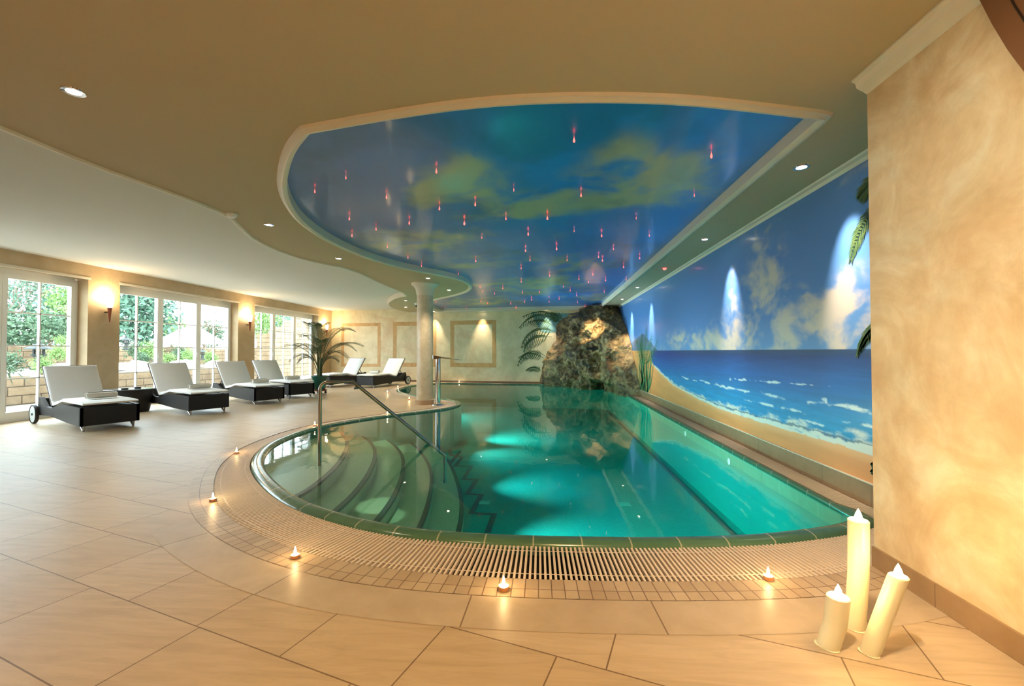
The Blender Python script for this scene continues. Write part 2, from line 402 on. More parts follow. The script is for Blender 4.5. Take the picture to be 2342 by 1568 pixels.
# find index orders
near_start = min(range(NP), key=lambda i: (OUT[i] - Vector((2.02, 3.21))).length)
lag_end = min(range(NP), key=lambda i: (OUT[i] - Vector((-4.2, 15.85))).length)
if (lag_end - near_start) % NP > (near_start - lag_end) % NP + 0 and False: pass
a, b = near_start, lag_end
if b < a: b += NP
bandm = strip(lambda i: [(GW[i], .002), (GW[i] + .12, .002), (GW[i] + .175, .002)], rng=(a, b))
o = bandm.build('trim_1', M['mosaicband']); struct(o, 'band of small beige mosaic tiles bordering the overflow channel', 'trim')
ring_end = min(range(NP), key=lambda i: (OUT[i] - Vector((-2.1, 3.5))).length)
if ring_end < a: ring_end += NP
rm = strip(lambda i: [(GW[i] + .177, .0012), (GW[i] + .43, .0012)], rng=(a, ring_end))
o = rm.build('trim_2', M['ringtile']); struct(o, 'curved row of large sandstone tiles in front of the pool', 'trim')
# coping
cp = strip(lambda i: [(-.004,-.14),(-.004,-.02),(.0,.0),(.012,.014),(.04,.024),(.08,.022),(.115,.008),(.13,-.02),(.13,-.06)] if True else None)
def cprof(i):
    wd = .13 if GW[i] > .34 else .06 + (.07*max(0, (GW[i]-.29)/.05) if GW[i] > .29 else 0)
    q = wd/.13
    return [(-.004,-.035),(-.004,-.02),(.0,.0),(.012*q,.014),(.04*q,.024*q),(.08*q,.022*q),(.115*q,.008),(wd,-.02),(wd,-.06)]
CW = [cprof(i)[-1][0] for i in range(NP)]
pool = empty('swimming_pool', (0,0,0)); tag(pool, 'curved indoor swimming pool filled with green water', 'pool'); pool['kind'] = 'structure'
o = strip(cprof).build('pool_coping', M['coping'], pool, smooth='all'); o['label'] = 'rounded dark green glazed pool coping'
# trench + grate
tr = strip(lambda i: [(CW[i],-.02),(CW[i],-.07),(GW[i],-.07),(GW[i],0)]); tr.build('drain_trench', M['trench'], pool)
g = MB()
LP = 0; cum = [0]
for i in range(NP): cum.append(cum[-1] + (OUT[(i+1) % NP]-OUT[i]).length)
s = 0; i = 0; pitch = .0262
while s < cum[-1] - pitch/2:
    while cum[i+1] < s: i += 1
    f = (s - cum[i])/(cum[i+1]-cum[i]); j = (i+1) % NP
    p = OUT[i].lerp(OUT[j], f); n = NO[i].lerp(NO[j], f).normalized(); gwi = GW[i]*(1-f) + GW[j]*f; cwi = CW[i]*(1-f)+CW[j]*f
    t = Vector((n.y, -n.x)); A = p + n*(cwi + .003); B = p + n*(gwi - .004); hw = .0062
    vs = []
    for z in (-.022, -.002):
        for q, sg in ((A,-1),(A,1),(B,1),(B,-1)): vs.append(clampx(q + t*sg*hw, z))
    g.add(vs, [(3,2,1,0),(4,5,6,7),(0,1,5,4),(1,2,6,5),(2,3,7,6),(3,0,4,7)])
    s += pitch
for fr_ in (.16, .84):
    rr = strip(lambda i: [(CW[i] + (GW[i]-CW[i])*fr_ - .004, -.0035), (CW[i] + (GW[i]-CW[i])*fr_ + .004, -.0035)]); g.add(rr.v, rr.f)
go = g.build('overflow_grating', M['grate']); tag(go, 'cream slatted overflow grating running round the pool edge', 'grating')
# shell
PZ = -.85
INN = [off(i, .0) for i in sub]
pf = polyfill([INN], PZ, 'pool_floor', M['pool'], pool)
sw = strip(lambda i: [(0, -.02), (0, -.14), (0, PZ)]); o = sw.build('pool_wall', M['poolwall'], pool)
# underwater pale tile course just under the rim
def tb(name, rng, z0, z1, o_, m, lab):
    q = strip(lambda i: [(o_, z0), (o_, z1)], rng=rng); x = q.build(name, m, pool); x['label'] = lab
r0 = min(range(NP), key=lambda i: (OUT[i] - Vector((2.226, 15.2))).length); r1 = min(range(NP), key=lambda i: (OUT[i] - Vector((2.226, 3.5))).length)
if r1 < r0: r1 += NP
M['paletile'] = uvtile('pale_green_tiles', .30, 5, (.20,.56,.42), (.22,.58,.44), (.45,.7,.58), .004)
tb('wall_tile_course', (r0, r1), -.02, -.16, -.002, M['paletile'], 'pale green tile course below the rim')
# water
wm = water_mats()
wl = [off(i, -.004) for i in sub]; n = len(wl)
W = MB(); tri = tessellate_polygon([[Vector((p.x, p.y, 0)) for p in wl]])
zt, zb = -.012, PZ + .004
W.add([(p.x, p.y, zt) for p in wl] + [(p.x, p.y, zb) for p in wl], [tuple(t) for t in tri], 0)
W.f += [tuple(i + n for i in t[::-1]) for t in tri]; W.mi += [1]*len(tri)
W.f += [(i, (i+1) % n, (i+1) % n + n, i + n) for i in range(n)]; W.mi += [1]*n
wo = W.build('pool_water', wm); wo.parent = pool; wo['label'] = 'clear green pool water with a mirror calm surface'
# steps (each tread a slab bounded by its curved nosing and the pool wall)
def seg_hit(p, d):
    best = None
    for i in range(NP):
        a, b = OUT[i], OUT[(i+1) % NP]; e = b - a; den = d.x*e.y - d.y*e.x
        if abs(den) < 1e-9: continue
        t = ((a.x-p.x)*e.y - (a.y-p.y)*e.x)/den; u = ((a.x-p.x)*d.y - (a.y-p.y)*d.x)/den
        if t > 1e-4 and 0 <= u <= 1 and (best is None or t < best[0]): best = (t, i)
    return best
SE = [V2((-2.31,3.76),(-2.28,4.1),(-2.32,4.4),(-2.42,4.95),(-2.62,5.6),(-2.90,6.3),(-3.25,6.85)),
      V2((-1.95,3.5),(-1.93,3.9),(-1.98,4.5),(-2.15,5.3),(-2.45,6.25),(-2.85,7.0),(-3.15,7.4)),
      V2((-1.60,3.4),(-1.59,4.0),(-1.66,4.75),(-1.87,5.7),(-2.16,6.6),(-2.55,7.35),(-2.85,7.8)),
      V2((-1.20,3.2),(-1.22,4.2),(-1.35,5.1),(-1.60,6.2),(-1.95,7.1),(-2.35,7.9),(-2.5,8.15)),
      V2((-.85,3.1),(-.88,4.5),(-1.02,5.45),(-1.30,6.45),(-1.62,7.4),(-1.95,8.2),(-2.1,8.6))]
for si, E in enumerate(SE):
    z = -.14*(si+1)
    E = chaikin(E, 2, False); E = resample(E, .08, False)
    # trim start/end to just inside outline then extend
    def inside(p):
        c = False
        for i in range(0, NP):
            a, b = OUT[i], OUT[(i+1) % NP]
            if (a.y > p.y) != (b.y > p.y) and p.x < (b.x-a.x)*(p.y-a.y)/(b.y-a.y) + a.x: c = not c
        return c
    E = [p for p in E if inside(p)]
    h0 = seg_hit(E[0], (E[0]-E[1]).normalized()); h1 = seg_hit(E[-1], (E[-1]-E[-2]).normalized())
    P0 = E[0] + (E[0]-E[1]).normalized()*h0[0]; P1 = E[-1] + (E[-1]-E[-2]).normalized()*h1[0]
    E = [P0] + E + [P1]
    a_, b_ = h1[1], h0[1]   # outline runs clockwise: near -> left -> far ; go back from far hit to near hit
    idx = []; i = a_
    lo, hi = b_, a_
    if hi < lo: hi += NP
    walkl = [off(j % NP, -.003) for j in range(hi, lo, -4)]
    poly = E + walkl
    mb = MB(); tri = tessellate_polygon([[Vector((p.x, p.y, 0)) for p in poly]]); nn = len(poly); zb2 = PZ + .002
    mb.v = [(p.x, p.y, z) for p in poly] + [(p.x, p.y, zb2) for p in poly]
    mb.f = [tuple(t) for t in tri] + [(i, (i+1) % nn, (i+1) % nn + nn, i + nn) for i in range(nn)]; mb.mi = [0]*len(mb.f)
    st = mb.build('pool_step', M['step'], pool)
    # dark mosaic nosing: strip on the tread edge and on the riser
    NE = []
    for i in range(len(E)):
        t = E[min(i+1, len(E)-1)] - E[max(i-1, 0)]; nv = Vector((t.y, -t.x)).normalized()
        if nv.x < 0: nv = -nv
        NE.append(nv)
    dm = MB(); u = 0
    for i, p in enumerate(E):
        if i: u += (E[i]-E[i-1]).length
        for q, zz, vv in ((p - NE[i]*.05, z + .002, .0005), (p + NE[i]*.002, z + .002, .05), (p + NE[i]*.002, z - .03, .08)):
            dm.uv[len(dm.v)] = (u, vv); dm.v.append((q.x, q.y, zz))
        if i:
            b0 = len(dm.v) - 3
            for j in range(2): dm.f.append((b0-3+j, b0-3+j+1, b0+j+1, b0+j)); dm.mi.append(0)
    d_ = dm.build('step_edge', M['darkmosaic'], st); d_['label'] = 'dark mosaic line on the step edge'
# lane marks and drains on the pool floor
def ribbon(pts, wd, z, name, m=None, lab=None):
    pts = [Vector((p[0], p[1])) for p in pts]; q = MB(); u = 0; n = len(pts)
    for i, p in enumerate(pts):
        if i: u += (pts[i]-pts[i-1]).length
        t0 = (pts[i]-pts[i-1]).normalized() if i else (pts[1]-pts[0]).normalized(); t1 = (pts[i+1]-pts[i]).normalized() if i < n-1 else t0
        n0 = Vector((-t0.y, t0.x)); n1 = Vector((-t1.y, t1.x)); mn = (n0+n1).normalized(); sc = 1/max(.35, mn.dot(n0))
        for sg in (-1, 1): q.uv[len(q.v)] = (u, .0005 + (sg+1)/2*wd); q.v.append((p.x + mn.x*sg*wd/2*sc, p.y + mn.y*sg*wd/2*sc, z))
        if i: b = len(q.v)-2; q.f.append((b-2, b-1, b+1, b)); q.mi.append(0)
    o = q.build(name, m or M['darkmosaic'], pool)
    if lab: o['label'] = lab
    return o
FZ = PZ + .006
ribbon([(2.09,3.6),(2.09,15.4)], .075, FZ, 'lane_mark', lab='dark mosaic lane line along the mural side')
ribbon([(-2.30,12.2),(-2.2,9.0)][::-1] if False else [(-1.75,8.9),(-1.75,6.9)], .075, FZ, 'lane_mark', lab='short dark mosaic line beside the steps')
ribbon([(-1.75,10.9),(-1.2,10.9)], .05, FZ, 'lane_mark')
zz = [(1029,1028),(1031,1041),(1057,1045),(1041,1065),(1078,1065),(1060,1095),(1090,1096),(1069,1129),(1101,1131),(1078,1173),(1130,1175),(1115,1218)]
ribbon([atz(x, y, FZ)[:2] for x, y in zz], .07, FZ, 'zigzag_mark', lab='dark zigzag mosaic line at the foot of the steps')
for x, y in [(1430,1152),(1108,1149),(1100,906)]:
    c = atz(x, y, FZ); r = .07 if y > 1000 else .3; q = MB().box((c.x-r, c.y-r*.8, FZ-.002), (c.x+r, c.y+r*.8, FZ+.003)); x_ = q.build('floor_drain', M['paletile'] if False else M['poolwall'], pool)
for x, y in [(1668,1055),(1568,991)]:
    c = atx(x, y, 2.222); q = MB().lathe([(.0,0),(.034,0),(.040,.006),(.024,.010),(0,.012)], 20, cap=False)
    o = q.build('water_inlet', M['white'], pool, smooth=True); o.location = c; o.rotation_euler = (0, -pi/2, 0)
# underwater pool lamps (out of sight on near pool wall) 
for p, aim, e, an in [((-1.0,4.7,-.22),(2.2,5.0,-.62),300,80),((-1.45,6.4,-.22),(2.2,7.2,-.62),300,80),((-1.80,9.7,-.15),(1.6,11.5,-.7),560,100),((-4.4,13.4,-.15),(2.0,12.8,-.6),1300,100),((-1.95,9.2,-.15),(1.6,7.4,-.6),360,90),((.2,3.0,-.25),(.3,9,-2.0),90,110),((1.3,3.2,-.25),(1.0,9,-1.6),110,110)]:
    lamp('SPOT', p, e, (.66,.96,1), aim=aim, ang=an, blend=1, size=0)
# ================================================================ WALLS
m = MB(); zt = WZ
wins = [(4.25,7.75),(8.38,11.87),(12.59,16.29)]; ys = [-5] + [y for w_ in wins for y in w_] + [17.5]
for a_, b_ in zip(ys[::2], ys[1::2]): m.box((LX-.35, a_, 0), (LX, b_, zt))
for a_, b_ in wins: m.box((LX-.35, a_, 2.60), (LX, b_, zt))
o = m.build('wall_left', M['leftwall']); struct(o, 'tan plastered window wall with pillars between the windows')
# far wall (slightly oblique)
def farbox(x0, x1, z0, z1, th=.25, front=0):
    a_ = Vector((x0, farY(x0)-front, 0)); b_ = Vector((x1, farY(x1)-front, 0)); q = MB()
    q.add([(a_.x,a_.y,z0),(b_.x,b_.y,z0),(b_.x,b_.y+th,z0),(a_.x,a_.y+th,z0),(a_.x,a_.y,z1),(b_.x,b_.y,z1),(b_.x,b_.y+th,z1),(a_.x,a_.y+th,z1)], [(3,2,1,0),(4,5,6,7),(0,1,5,4),(1,2,6,5),(2,3,7,6),(3,0,4,7)]); return q
fw = farbox(-9.15, 3.0, -.07, WZ).build('wall_far', M['farwall']); struct(fw, 'yellow sponged plaster wall at the far end of the room')
o = farbox(-8.8, -.2, 0, .07, .02, .018).build('baseboard_far', M['skirting']); struct(o, 'tiled skirting at the foot of the far wall')
for (x0, y0, x1, y1) in [(781,739,870,839),(899,736,998,839),(1030,733,1135,840)]:
    A = atf(x0, y0); B = atf(x1, y1); t = .16 if x0 > 800 else .13
    q = MB(); X0, X1, Z1, Z0 = A.x, B.x, A.z, B.z; P = lambda x, z: (x, farY(x)-.003, z)
    q.add([P(X0,Z0),P(X1,Z0),P(X1,Z1),P(X0,Z1),P(X0+t,Z0+t),P(X1-t,Z0+t),P(X1-t,Z1-t),P(X0+t,Z1-t)], [(0,1,5,4),(1,2,6,5),(2,3,7,6),(3,0,4,7)])
    q.build('painted_frame', M['frame_paint'], fw, label='ochre painted square frame')
# mural wall
def fbm(x, y, oct=5, seed=0, lac=2.0, gain=.5):
    rs = np.random.RandomState(seed); tot = 0; amp = 1; s_ = 0
    T = rs.rand(256, 256)
    for o_ in range(oct):
        xi = np.floor(x).astype(int); yi = np.floor(y).astype(int); fx = x - xi; fy = y - yi; fx = fx*fx*(3-2*fx); fy = fy*fy*(3-2*fy)
        a_ = T[xi % 256, yi % 256]; b_ = T[(xi+1) % 256, yi % 256]; c_ = T[xi % 256, (yi+1) % 256]; d_ = T[(xi+1) % 256, (yi+1) % 256]
        tot = tot + amp*((a_*(1-fx)+b_*fx)*(1-fy) + (c_*(1-fx)+d_*fx)*fy); s_ += amp; amp *= gain; x = x*lac + 17.3; y = y*lac + 9.1
    return tot/s_
def sstep(a_, b_, x): t = np.clip((x-a_)/(b_-a_), 0, 1); return t*t*(3-2*t)
def lerpc(c, col, f): return c*(1-f[..., None]) + np.array(col)*f[..., None]
def grid_paint(name, P, colr, m, parent=None, keep=None, flip=False):
    h, w_ = P.shape[:2]; me = bpy.data.meshes.new(name); idx = np.arange(h*w_).reshape(h, w_)
    q = np.stack([idx[:-1,:-1], idx[:-1,1:], idx[1:,1:], idx[1:,:-1]], -1).reshape(-1, 4)
    if keep is not None: q = q[keep[:-1,:-1].reshape(-1) | keep[1:,1:].reshape(-1)]
    if flip: q = q[:, ::-1]
    me.from_pydata(P.reshape(-1, 3).tolist(), [], q.tolist()); me.materials.append(m)
    at = me.attributes.new('paint', 'FLOAT_COLOR', 'POINT'); c4 = np.ones((h*w_, 4), dtype=np.float32); c4[:, :3] = np.clip(colr.reshape(-1, 3), 0, 1)
    at.data.foreach_set('color', c4.ravel()); o = bpy.data.objects.new(name, me); COL.objects.link(o)
    if parent: o.parent = parent
    return o
def lin(r, g_, b_): return tuple(((c/255)/12.92 if c/255 <= .04045 else ((c/255+.055)/1.055)**2.4) for c in (r, g_, b_))
NY, NZ = 520, 300
Yv = 1/np.linspace(1/2.62, 1/15.98, NY); Zv = np.linspace(.0, SZ + .02, NZ); YY, ZZ = np.meshgrid(Yv, Zv, indexing='ij')
HZ = 1.22
shp = [atx(x, y, WX) for x, y in [(1488,803),(1487,815),(1492,832),(1508,850),(1540,880),(1600,913),(1650,935),(1720,958),(1800,982),(1900,1010),(2000,1040),(2060,1062)]]
sy = np.array([p.y for p in shp])[::-1]; sz_ = np.array([p.z for p in shp])[::-1]
shore = np.interp(YY, sy, sz_, right=1.3) + .018*(fbm(YY*6, YY*0+1, 3, 5)-.5) 
shore = np.where(YY > sy[-1], 2, shore)
sky = np.zeros(YY.shape + (3,)) + np.array(lin(84,140,208))
up = sstep(HZ, 2.7, ZZ)
sky = lerpc(sky, lin(84,130,196), up*.8)
sky = lerpc(sky, lin(110,160,205), (1-sstep(HZ, HZ+.45, ZZ))*.55)
# clouds: (px, py, ry, rz, tilt, strength)
wrp = fbm(YY*1.3, ZZ*2.0, 4, 10)-.5; cl = fbm(YY*2.0 + ZZ*1.8 + wrp*2, ZZ*3.0 - YY*.6 + wrp*2.5, 7, 11); cl2 = fbm(YY*5 + ZZ*7 + wrp*5, ZZ*8 - YY*4, 6, 12)
dens = np.zeros_like(YY)
for (x, y, ry, rz, ti, st) in [(1700,760,.8,.38,0,1.0),(1680,690,.5,.4,0,.55),(1760,600,.35,.55,.5,.8),(1740,640,.3,.3,.3,.7),(1800,750,.35,.3,0,.8),(1880,745,.35,.22,-.5,1),(1960,740,.4,.36,0,1.1),(1920,660,.12,.3,-.8,.7),(1580,770,1.1,.2,0,.9),(1990,760,.25,.25,0,.9),(1860,700,.3,.10,-.8,.7),(1540,620,1.4,.4,0,.25),(1985,380,.3,.1,0,.4)]:
    c = atx(x, y, WX); dy = YY - c.y; dz = ZZ - c.z; a_ = dy*cos(ti) - dz*sin(ti); b_ = dy*sin(ti) + dz*cos(ti)
    dens += st*np.exp(-((a_/ry)**2 + (b_/rz)**2))
dens += .55*np.exp(-((ZZ-HZ-.08)/.14)**2)*(YY < 11)
dcl = np.clip(dens, 0, 1.15)
f = sstep(.20, 1.65, dcl*.90 + (cl-.5)*2.8*np.sqrt(dcl+.02) + (cl2-.5)*2.0*np.sqrt(dcl))
sky = lerpc(sky, lin(222,208,182), f*.8)
# mountain
mt = atx(1476, 752, WX); slope = 1.22 + np.clip(.42 - np.abs(YY-11.6)*.26, 0, 1) + .05*fbm(YY*3, YY*0, 4, 3)
mtn = (YY > 9.9) & (ZZ < np.where(YY > 11.6, 1.22 + np.clip(.45-.15*np.abs(YY-11.6), 0, 1), 1.22+np.clip(.45-.3*np.abs(YY-11.6), 0, 1)))
sky = lerpc(sky, lin(62,92,118), mtn*.75)
sea = np.zeros_like(sky) + np.array(lin(10,55,125)); dsea = (HZ-ZZ)
sea = lerpc(sea, lin(8,90,165), sstep(.02,.30,dsea)); sea = lerpc(sea, lin(20,140,195), sstep(.25,.75,dsea))
sea = lerpc(sea, lin(40,75,100), (1-sstep(0,.10,dsea))*.6)
st_ = fbm(YY*3, ZZ*40, 4, 21); sea = sea*(.78 + .42*st_[..., None]); sea = lerpc(sea, lin(30,60,150), .5*np.exp(-((YY-9.5)/1.2)**2)*(1-sstep(.1,.3,dsea)))
def pl_dist(pts):
    d = np.full(YY.shape, 9.0); P_ = [atx(x, y, WX) for x, y in pts]
    for p, q in zip(P_, P_[1:]):
        ey = q.y-p.y; ez = q.z-p.z; t = np.clip(((YY-p.y)*ey + (ZZ-p.z)*ez)/(ey*ey+ez*ez), 0, 1); d = np.minimum(d, np.sqrt((YY-p.y-t*ey)**2 + (2.2*(ZZ-p.z-t*ez))**2))
    return d
wn = fbm(YY*9, ZZ*34, 5, 31)
for pts, wd in [([(1600,870),(1660,885),(1712,895)],.035),([(1740,898),(1760,903),(1795,912)],.035),([(1670,866),(1760,873),(1900,884)],.018),([(1850,919),(1890,921),(1888,915),(1892,924),(1950,930),(2010,945)],.03),([(1700,914),(1760,925),(1830,941)],.025),([(1910,960),(2010,978)],.018),([(1560,862),(1600,873)],.02),([(1830,958),(1880,972)],.02),([(1950,985),(2005,1003)],.02),([(1950,934),(1990,939)],.03)]:
    d = pl_dist(pts) + .05*(fbm(YY*3.5, ZZ*2+len(pts), 4, 33)-.5); sea = lerpc(sea, lin(215,228,225), np.clip((1-sstep(0, wd*1.5, d + (wn-.42)*.13))*1.1, 0, .9))
ds = (ZZ-shore); fo = fbm(YY*7, ZZ*20, 6, 41); wdt = np.interp(YY, [3,5,8,12], [.15,.13,.07,.03])
foam = (1 - sstep(.25, 1.0, ds/wdt + (fo-.5)*1.9))*(ds > -.01)
sea = lerpc(sea, lin(225,225,210), foam*.95)
sea = lerpc(sea, lin(15,70,110), (np.abs(ds/wdt - .45 + (fo-.5)*.4) < .08)*.7)
sand = np.zeros_like(sky) + np.array(lin(235,155,90)); sand = sand*(.9 + .2*fbm(YY*2, ZZ*14, 4, 51)[..., None]); sand = lerpc(sand, lin(245,190,135), (1-sstep(0,.10,-ds))*.6)
col = np.where((ZZ > HZ)[..., None], sky, np.where((ds > -.005)[..., None], sea, sand))
col = np.where(((ZZ <= HZ) & (YY > sy[-1]))[..., None], lerpc(sand, lin(120,130,80), fbm(YY*2,ZZ*8,4,6)*.6), col)
PP = np.stack([np.full_like(YY, WX), YY, ZZ], -1)
mw = grid_paint('wall_right', PP, col, M['mural']); struct(mw, 'long side wall painted with a beach and ocean mural')
# give the wall its body behind the painted face
MB().box((WX+.001, 2.5, -.1), (WX+.25, 16.3, WZ)).build('wall_core', M['plaster'], mw)
q = MB(); q.box((WX-.012, 2.64, 0), (WX-.0005, 11.9, .175))
for k_, v in enumerate(q.v): q.uv[k_] = (v[1], v[2] + .0005)
o = q.build('baseboard_right', M['skirting']); struct(o, 'brown tiled skirting below the mural')
q = MB().box((WX-.016, 2.64, .172), (WX-.0005, 11.9, .18)); x_ = q.build('skirting_cap', M['mould'], o)
# pier on the right with arched opening nearer the camera
PXr = 1.83
m = MB(); prof = [(2.62,0),(2.62,WZ),(-1.6,WZ),(-1.6,0),(-.4,0)]
arch = [(-.4,1.75)] + [(.50 - .90*cos(a_*pi/24), 1.75 + .60*sin(a_*pi/24)) for a_ in range(1, 24)] + [(1.40,1.75),(1.40,0)]
poly = prof + arch
tri = tessellate_polygon([[Vector((p[0], p[1], 0)) for p in poly]]); nn = len(poly)
m.add([(PXr, p[0], p[1]) for p in poly] + [(PXr+.30, p[0], p[1]) for p in poly], [tuple(t) for t in tri] + [tuple(i+nn for i in t) for t in tri] + [(i, (i+1) % nn, (i+1) % nn+nn, i+nn) for i in range(nn)])
o = m.build('wall_pier', M['plaster']); o.name = 'wall_front_right'; struct(o, 'cream sponged plaster wall pier beside the candles', 'wall')
q = MB().box((PXr+.30, 2.50, 0), (WX+.3, 2.62, WZ)); x_ = q.build('pier_return', M['plaster'], o)
q = MB(); A_ = [p for p in arch]
for r_, zz_ in ((0,0),): pass
vs = [(PXr-.001, p[0], p[1]) for p in A_] + [(PXr+.31, p[0], p[1]) for p in A_]
# skirting of the pier
ob = [(1.97,2.745),(1.93,2.65),(1.885,2.52),(1.83,2.38),(1.77,2.25),(1.68,2.08),(1.58,1.92),(1.50,1.75),(1.46,1.5),(1.46,0)]
q = MB(); pl_ = ob + [(1.38,0),(1.38,1.75),(1.30,2.0),(1.15,2.2),(1.0,2.4),(.9,2.745)]; tri = tessellate_polygon([[Vector((p[0], p[1], 0)) for p in pl_]]); nn = len(pl_)
q.add([(PXr-.035, p[0], p[1]) for p in pl_] + [(PXr-.0005, p[0], p[1]) for p in pl_], [tuple(t) for t in tri] + [tuple(i+nn for i in t) for t in tri] + [(i, (i+1) % nn, (i+1) % nn+nn, i+nn) for i in range(nn)])
bo_ = q.build('curved_beam', M['brown']); tag(bo_, 'brown curved timber beam in the top right corner', 'beam'); bo_['kind'] = 'structure'
q = MB(); q.tube([(PXr-.036, p[0]-.09, p[1]) for p in ob[:8]], .004, 6); q.build('beam_groove', M['darkmetal'], bo_)
q = MB(); q.box((PXr-.014, 1.47, 0), (PXr-.0005, 2.62, .11)); 
for k_, v in enumerate(q.v): q.uv[k_] = (v[1]+.18, v[2] + .0005)
b_o = q.build('baseboard_front', M['skirting']); struct(b_o, 'beige tiled skirting at the foot of the cream pier')
# passage behind the arch
m = MB(); m.box((3.4,-5,0),(3.5,2.5,WZ)); m.box((PXr+.3,-5,WZ-.02),(3.5,2.5,WZ)); o = m.build('wall_passage', M['brown']); struct(o, 'brown passage wall behind the arched opening', 'wall')
o = MB().box((-9.15,-5.2,0),(3.5,-5,WZ)).build('wall_back', M['plaster']); struct(o, 'plaster wall behind the viewer')
# ================================================================ CEILING
BL = V2((1.80,3.02),(1.80,3.02),(1.26,2.87),(.82,2.76),(.35,2.70),(-.13,2.68),(-.55,2.71),(-1.01,2.79),(-1.65,2.93),(-1.65,2.93),(-1.90,3.17),(-2.18,3.53),(-2.46,3.95),(-2.70,4.45),(-2.90,5.05),(-3.0,5.88),(-2.94,6.81),(-2.72,7.61),(-2.40,8.20),(-2.02,8.75),(-1.78,9.35),(-1.72,9.95),(-1.80,10.6),(-2.05,11.25),(-2.56,12.0),(-3.2,12.7),(-3.75,13.6),(-4.0,14.6),(-4.05,15.5),(-3.9,16.3),(-3.9,16.3))
BL += V2((1.88, farY(1.88)-.33), (1.88, farY(1.88)-.33), (1.86,10), (1.82,5))
BLc = resample(chaikin(BL, 2), .05); nb = len(BLc)
so = [atz(x, y, SZ) for x, y in [(200,375),(400,445),(515,490),(540,515),(580,550),(650,580),(720,600),(795,613),(870,648),(935,675),(906,679),(890,688),(885,695),(894,703),(917,710)]]
SO = [Vector((-3.78,-5)), Vector((-3.80,1.0)), Vector((-3.78,2.6))] + [Vector((p.x, p.y)) for p in so] + [Vector((-5.45,farY(-5.45)-.01)), Vector((WX+.1, farY(WX)-.01)), Vector((WX+.1,-5))]
edge = resample(chaikin(SO[:-2], 1, False), .08, False)
outer = edge + SO[-2:]
sf = polyfill([outer, BLc], SZ, 'ceiling_soffit', M['soffit']); sf.name = 'ceiling'; struct(sf, 'lowered cream ceiling curving round the painted sky', 'ceiling')
wc = MB().box((LX-.3,-5,WZ),(2.8,17.6,WZ+.06)).build('ceiling_white', M['white_ceil']); wc.name = 'ceiling_left'; struct(wc, 'raised white ceiling along the window side', 'ceiling')
def sweep(path, prof, name, m, closed, parent=None, lab=None, sign=1):
    n = len(path); q = MB(); nr = []
    for i in range(n):
        t = path[(i+1) % n]-path[i-1] if closed else path[min(i+1, n-1)]-path[max(i-1, 0)]
        nr.append(Vector((-t.y, t.x)).normalized()*sign)
    for i in range(n):
        for (o_, z) in prof: q.v.append((path[i].x + nr[i].x*o_, path[i].y + nr[i].y*o_, z))
    K = len(prof)
    for i in range(n if closed else n-1):
        for j in range(K-1): a_ = i*K+j; b_ = ((i+1) % n)*K+j; q.f.append((a_, a_+1, b_+1, b_)); q.mi.append(0)
    o = q.build(name, m, parent, smooth=True)
    if lab: o['label'] = lab
    return o
ar = sum(BLc[i].x*BLc[(i+1) % nb].y - BLc[(i+1) % nb].x*BLc[i].y for i in range(nb)); sg = 1 if ar < 0 else -1   # outward
mo = sweep(BLc, [(0,2.84),(0,2.735),(.015,2.72),(.04,2.715),(.055,2.728),(.075,2.732),(.085,2.75)], 'trim_3', M['mould'], True, sign=sg)
struct(mo, 'cream moulding round the painted sky ceiling', 'trim')
mo = sweep(edge, [(0,2.875),(0,2.745),(-.012,2.732),(-.035,2.732),(-.05,2.75)], 'trim_4', M['mould'], False, sign=1)
struct(mo, 'moulded edge between lowered and white ceilings', 'trim')
q = MB(); q.prism([(WX-.001,2.70),(WX-.001,SZ-.001),(WX-.06,SZ-.001),(WX-.05,2.735),(WX-.02,2.725)], 2.62, 15.9); o = q.build('trim_5', M['mould']); struct(o, 'cream cornice above the ocean mural', 'trim')
q = MB(); q.prism([(PXr-.001,2.665),(PXr-.001,SZ-.001),(PXr-.085,SZ-.001),(PXr-.085,2.74),(PXr-.065,2.73),(PXr-.055,2.70),(PXr-.02,2.68)], -1.6, 2.62); o = q.build('trim_6', M['mould']); struct(o, 'cream cornice on top of the cream pier', 'trim')
q = farbox(-5.3, 2.5, 2.70, 2.749, .05, .06); o = q.build('trim_7', M['mould']); struct(o, 'white cornice on the far wall below the sky ceiling', 'trim')
# painted sky ceiling
NX, NY2 = 300, 340
Yv = 1/np.linspace(1/2.5, 1/16.9, NY2); Xv = np.linspace(-4.4, 2.2, NX); XX, YY = np.meshgrid(Xv, Yv, indexing='ij')
poly = np.array([(p.x, p.y) for p in BLc]); ins = np.zeros(XX.shape, bool); dm_ = np.full(XX.shape, 99.)
for i in range(nb):
    a_ = poly[i]; b_ = poly[(i+1) % nb]
    if a_[1] != b_[1]:
        c = ((a_[1] > YY) != (b_[1] > YY)) & (XX < (b_[0]-a_[0])*(YY-a_[1])/(b_[1]-a_[1]) + a_[0]); ins ^= c
    dm_ = np.minimum(dm_, (XX-a_[0])**2 + (YY-a_[1])**2)
keep = ins | (dm_ < .12**2)
base = np.zeros(XX.shape + (3,)) + np.array(lin(24,138,240))
base = lerpc(base, lin(92,130,190), sstep(.3, -2.9, XX - (YY-5)*.08)*.9 if False else np.clip((.2-XX)/3.0, 0, 1)*.95)
base = base*(.9 + .2*fbm(XX*1.5, YY*1.5, 5, 61)[..., None])
dens = np.zeros_like(XX)
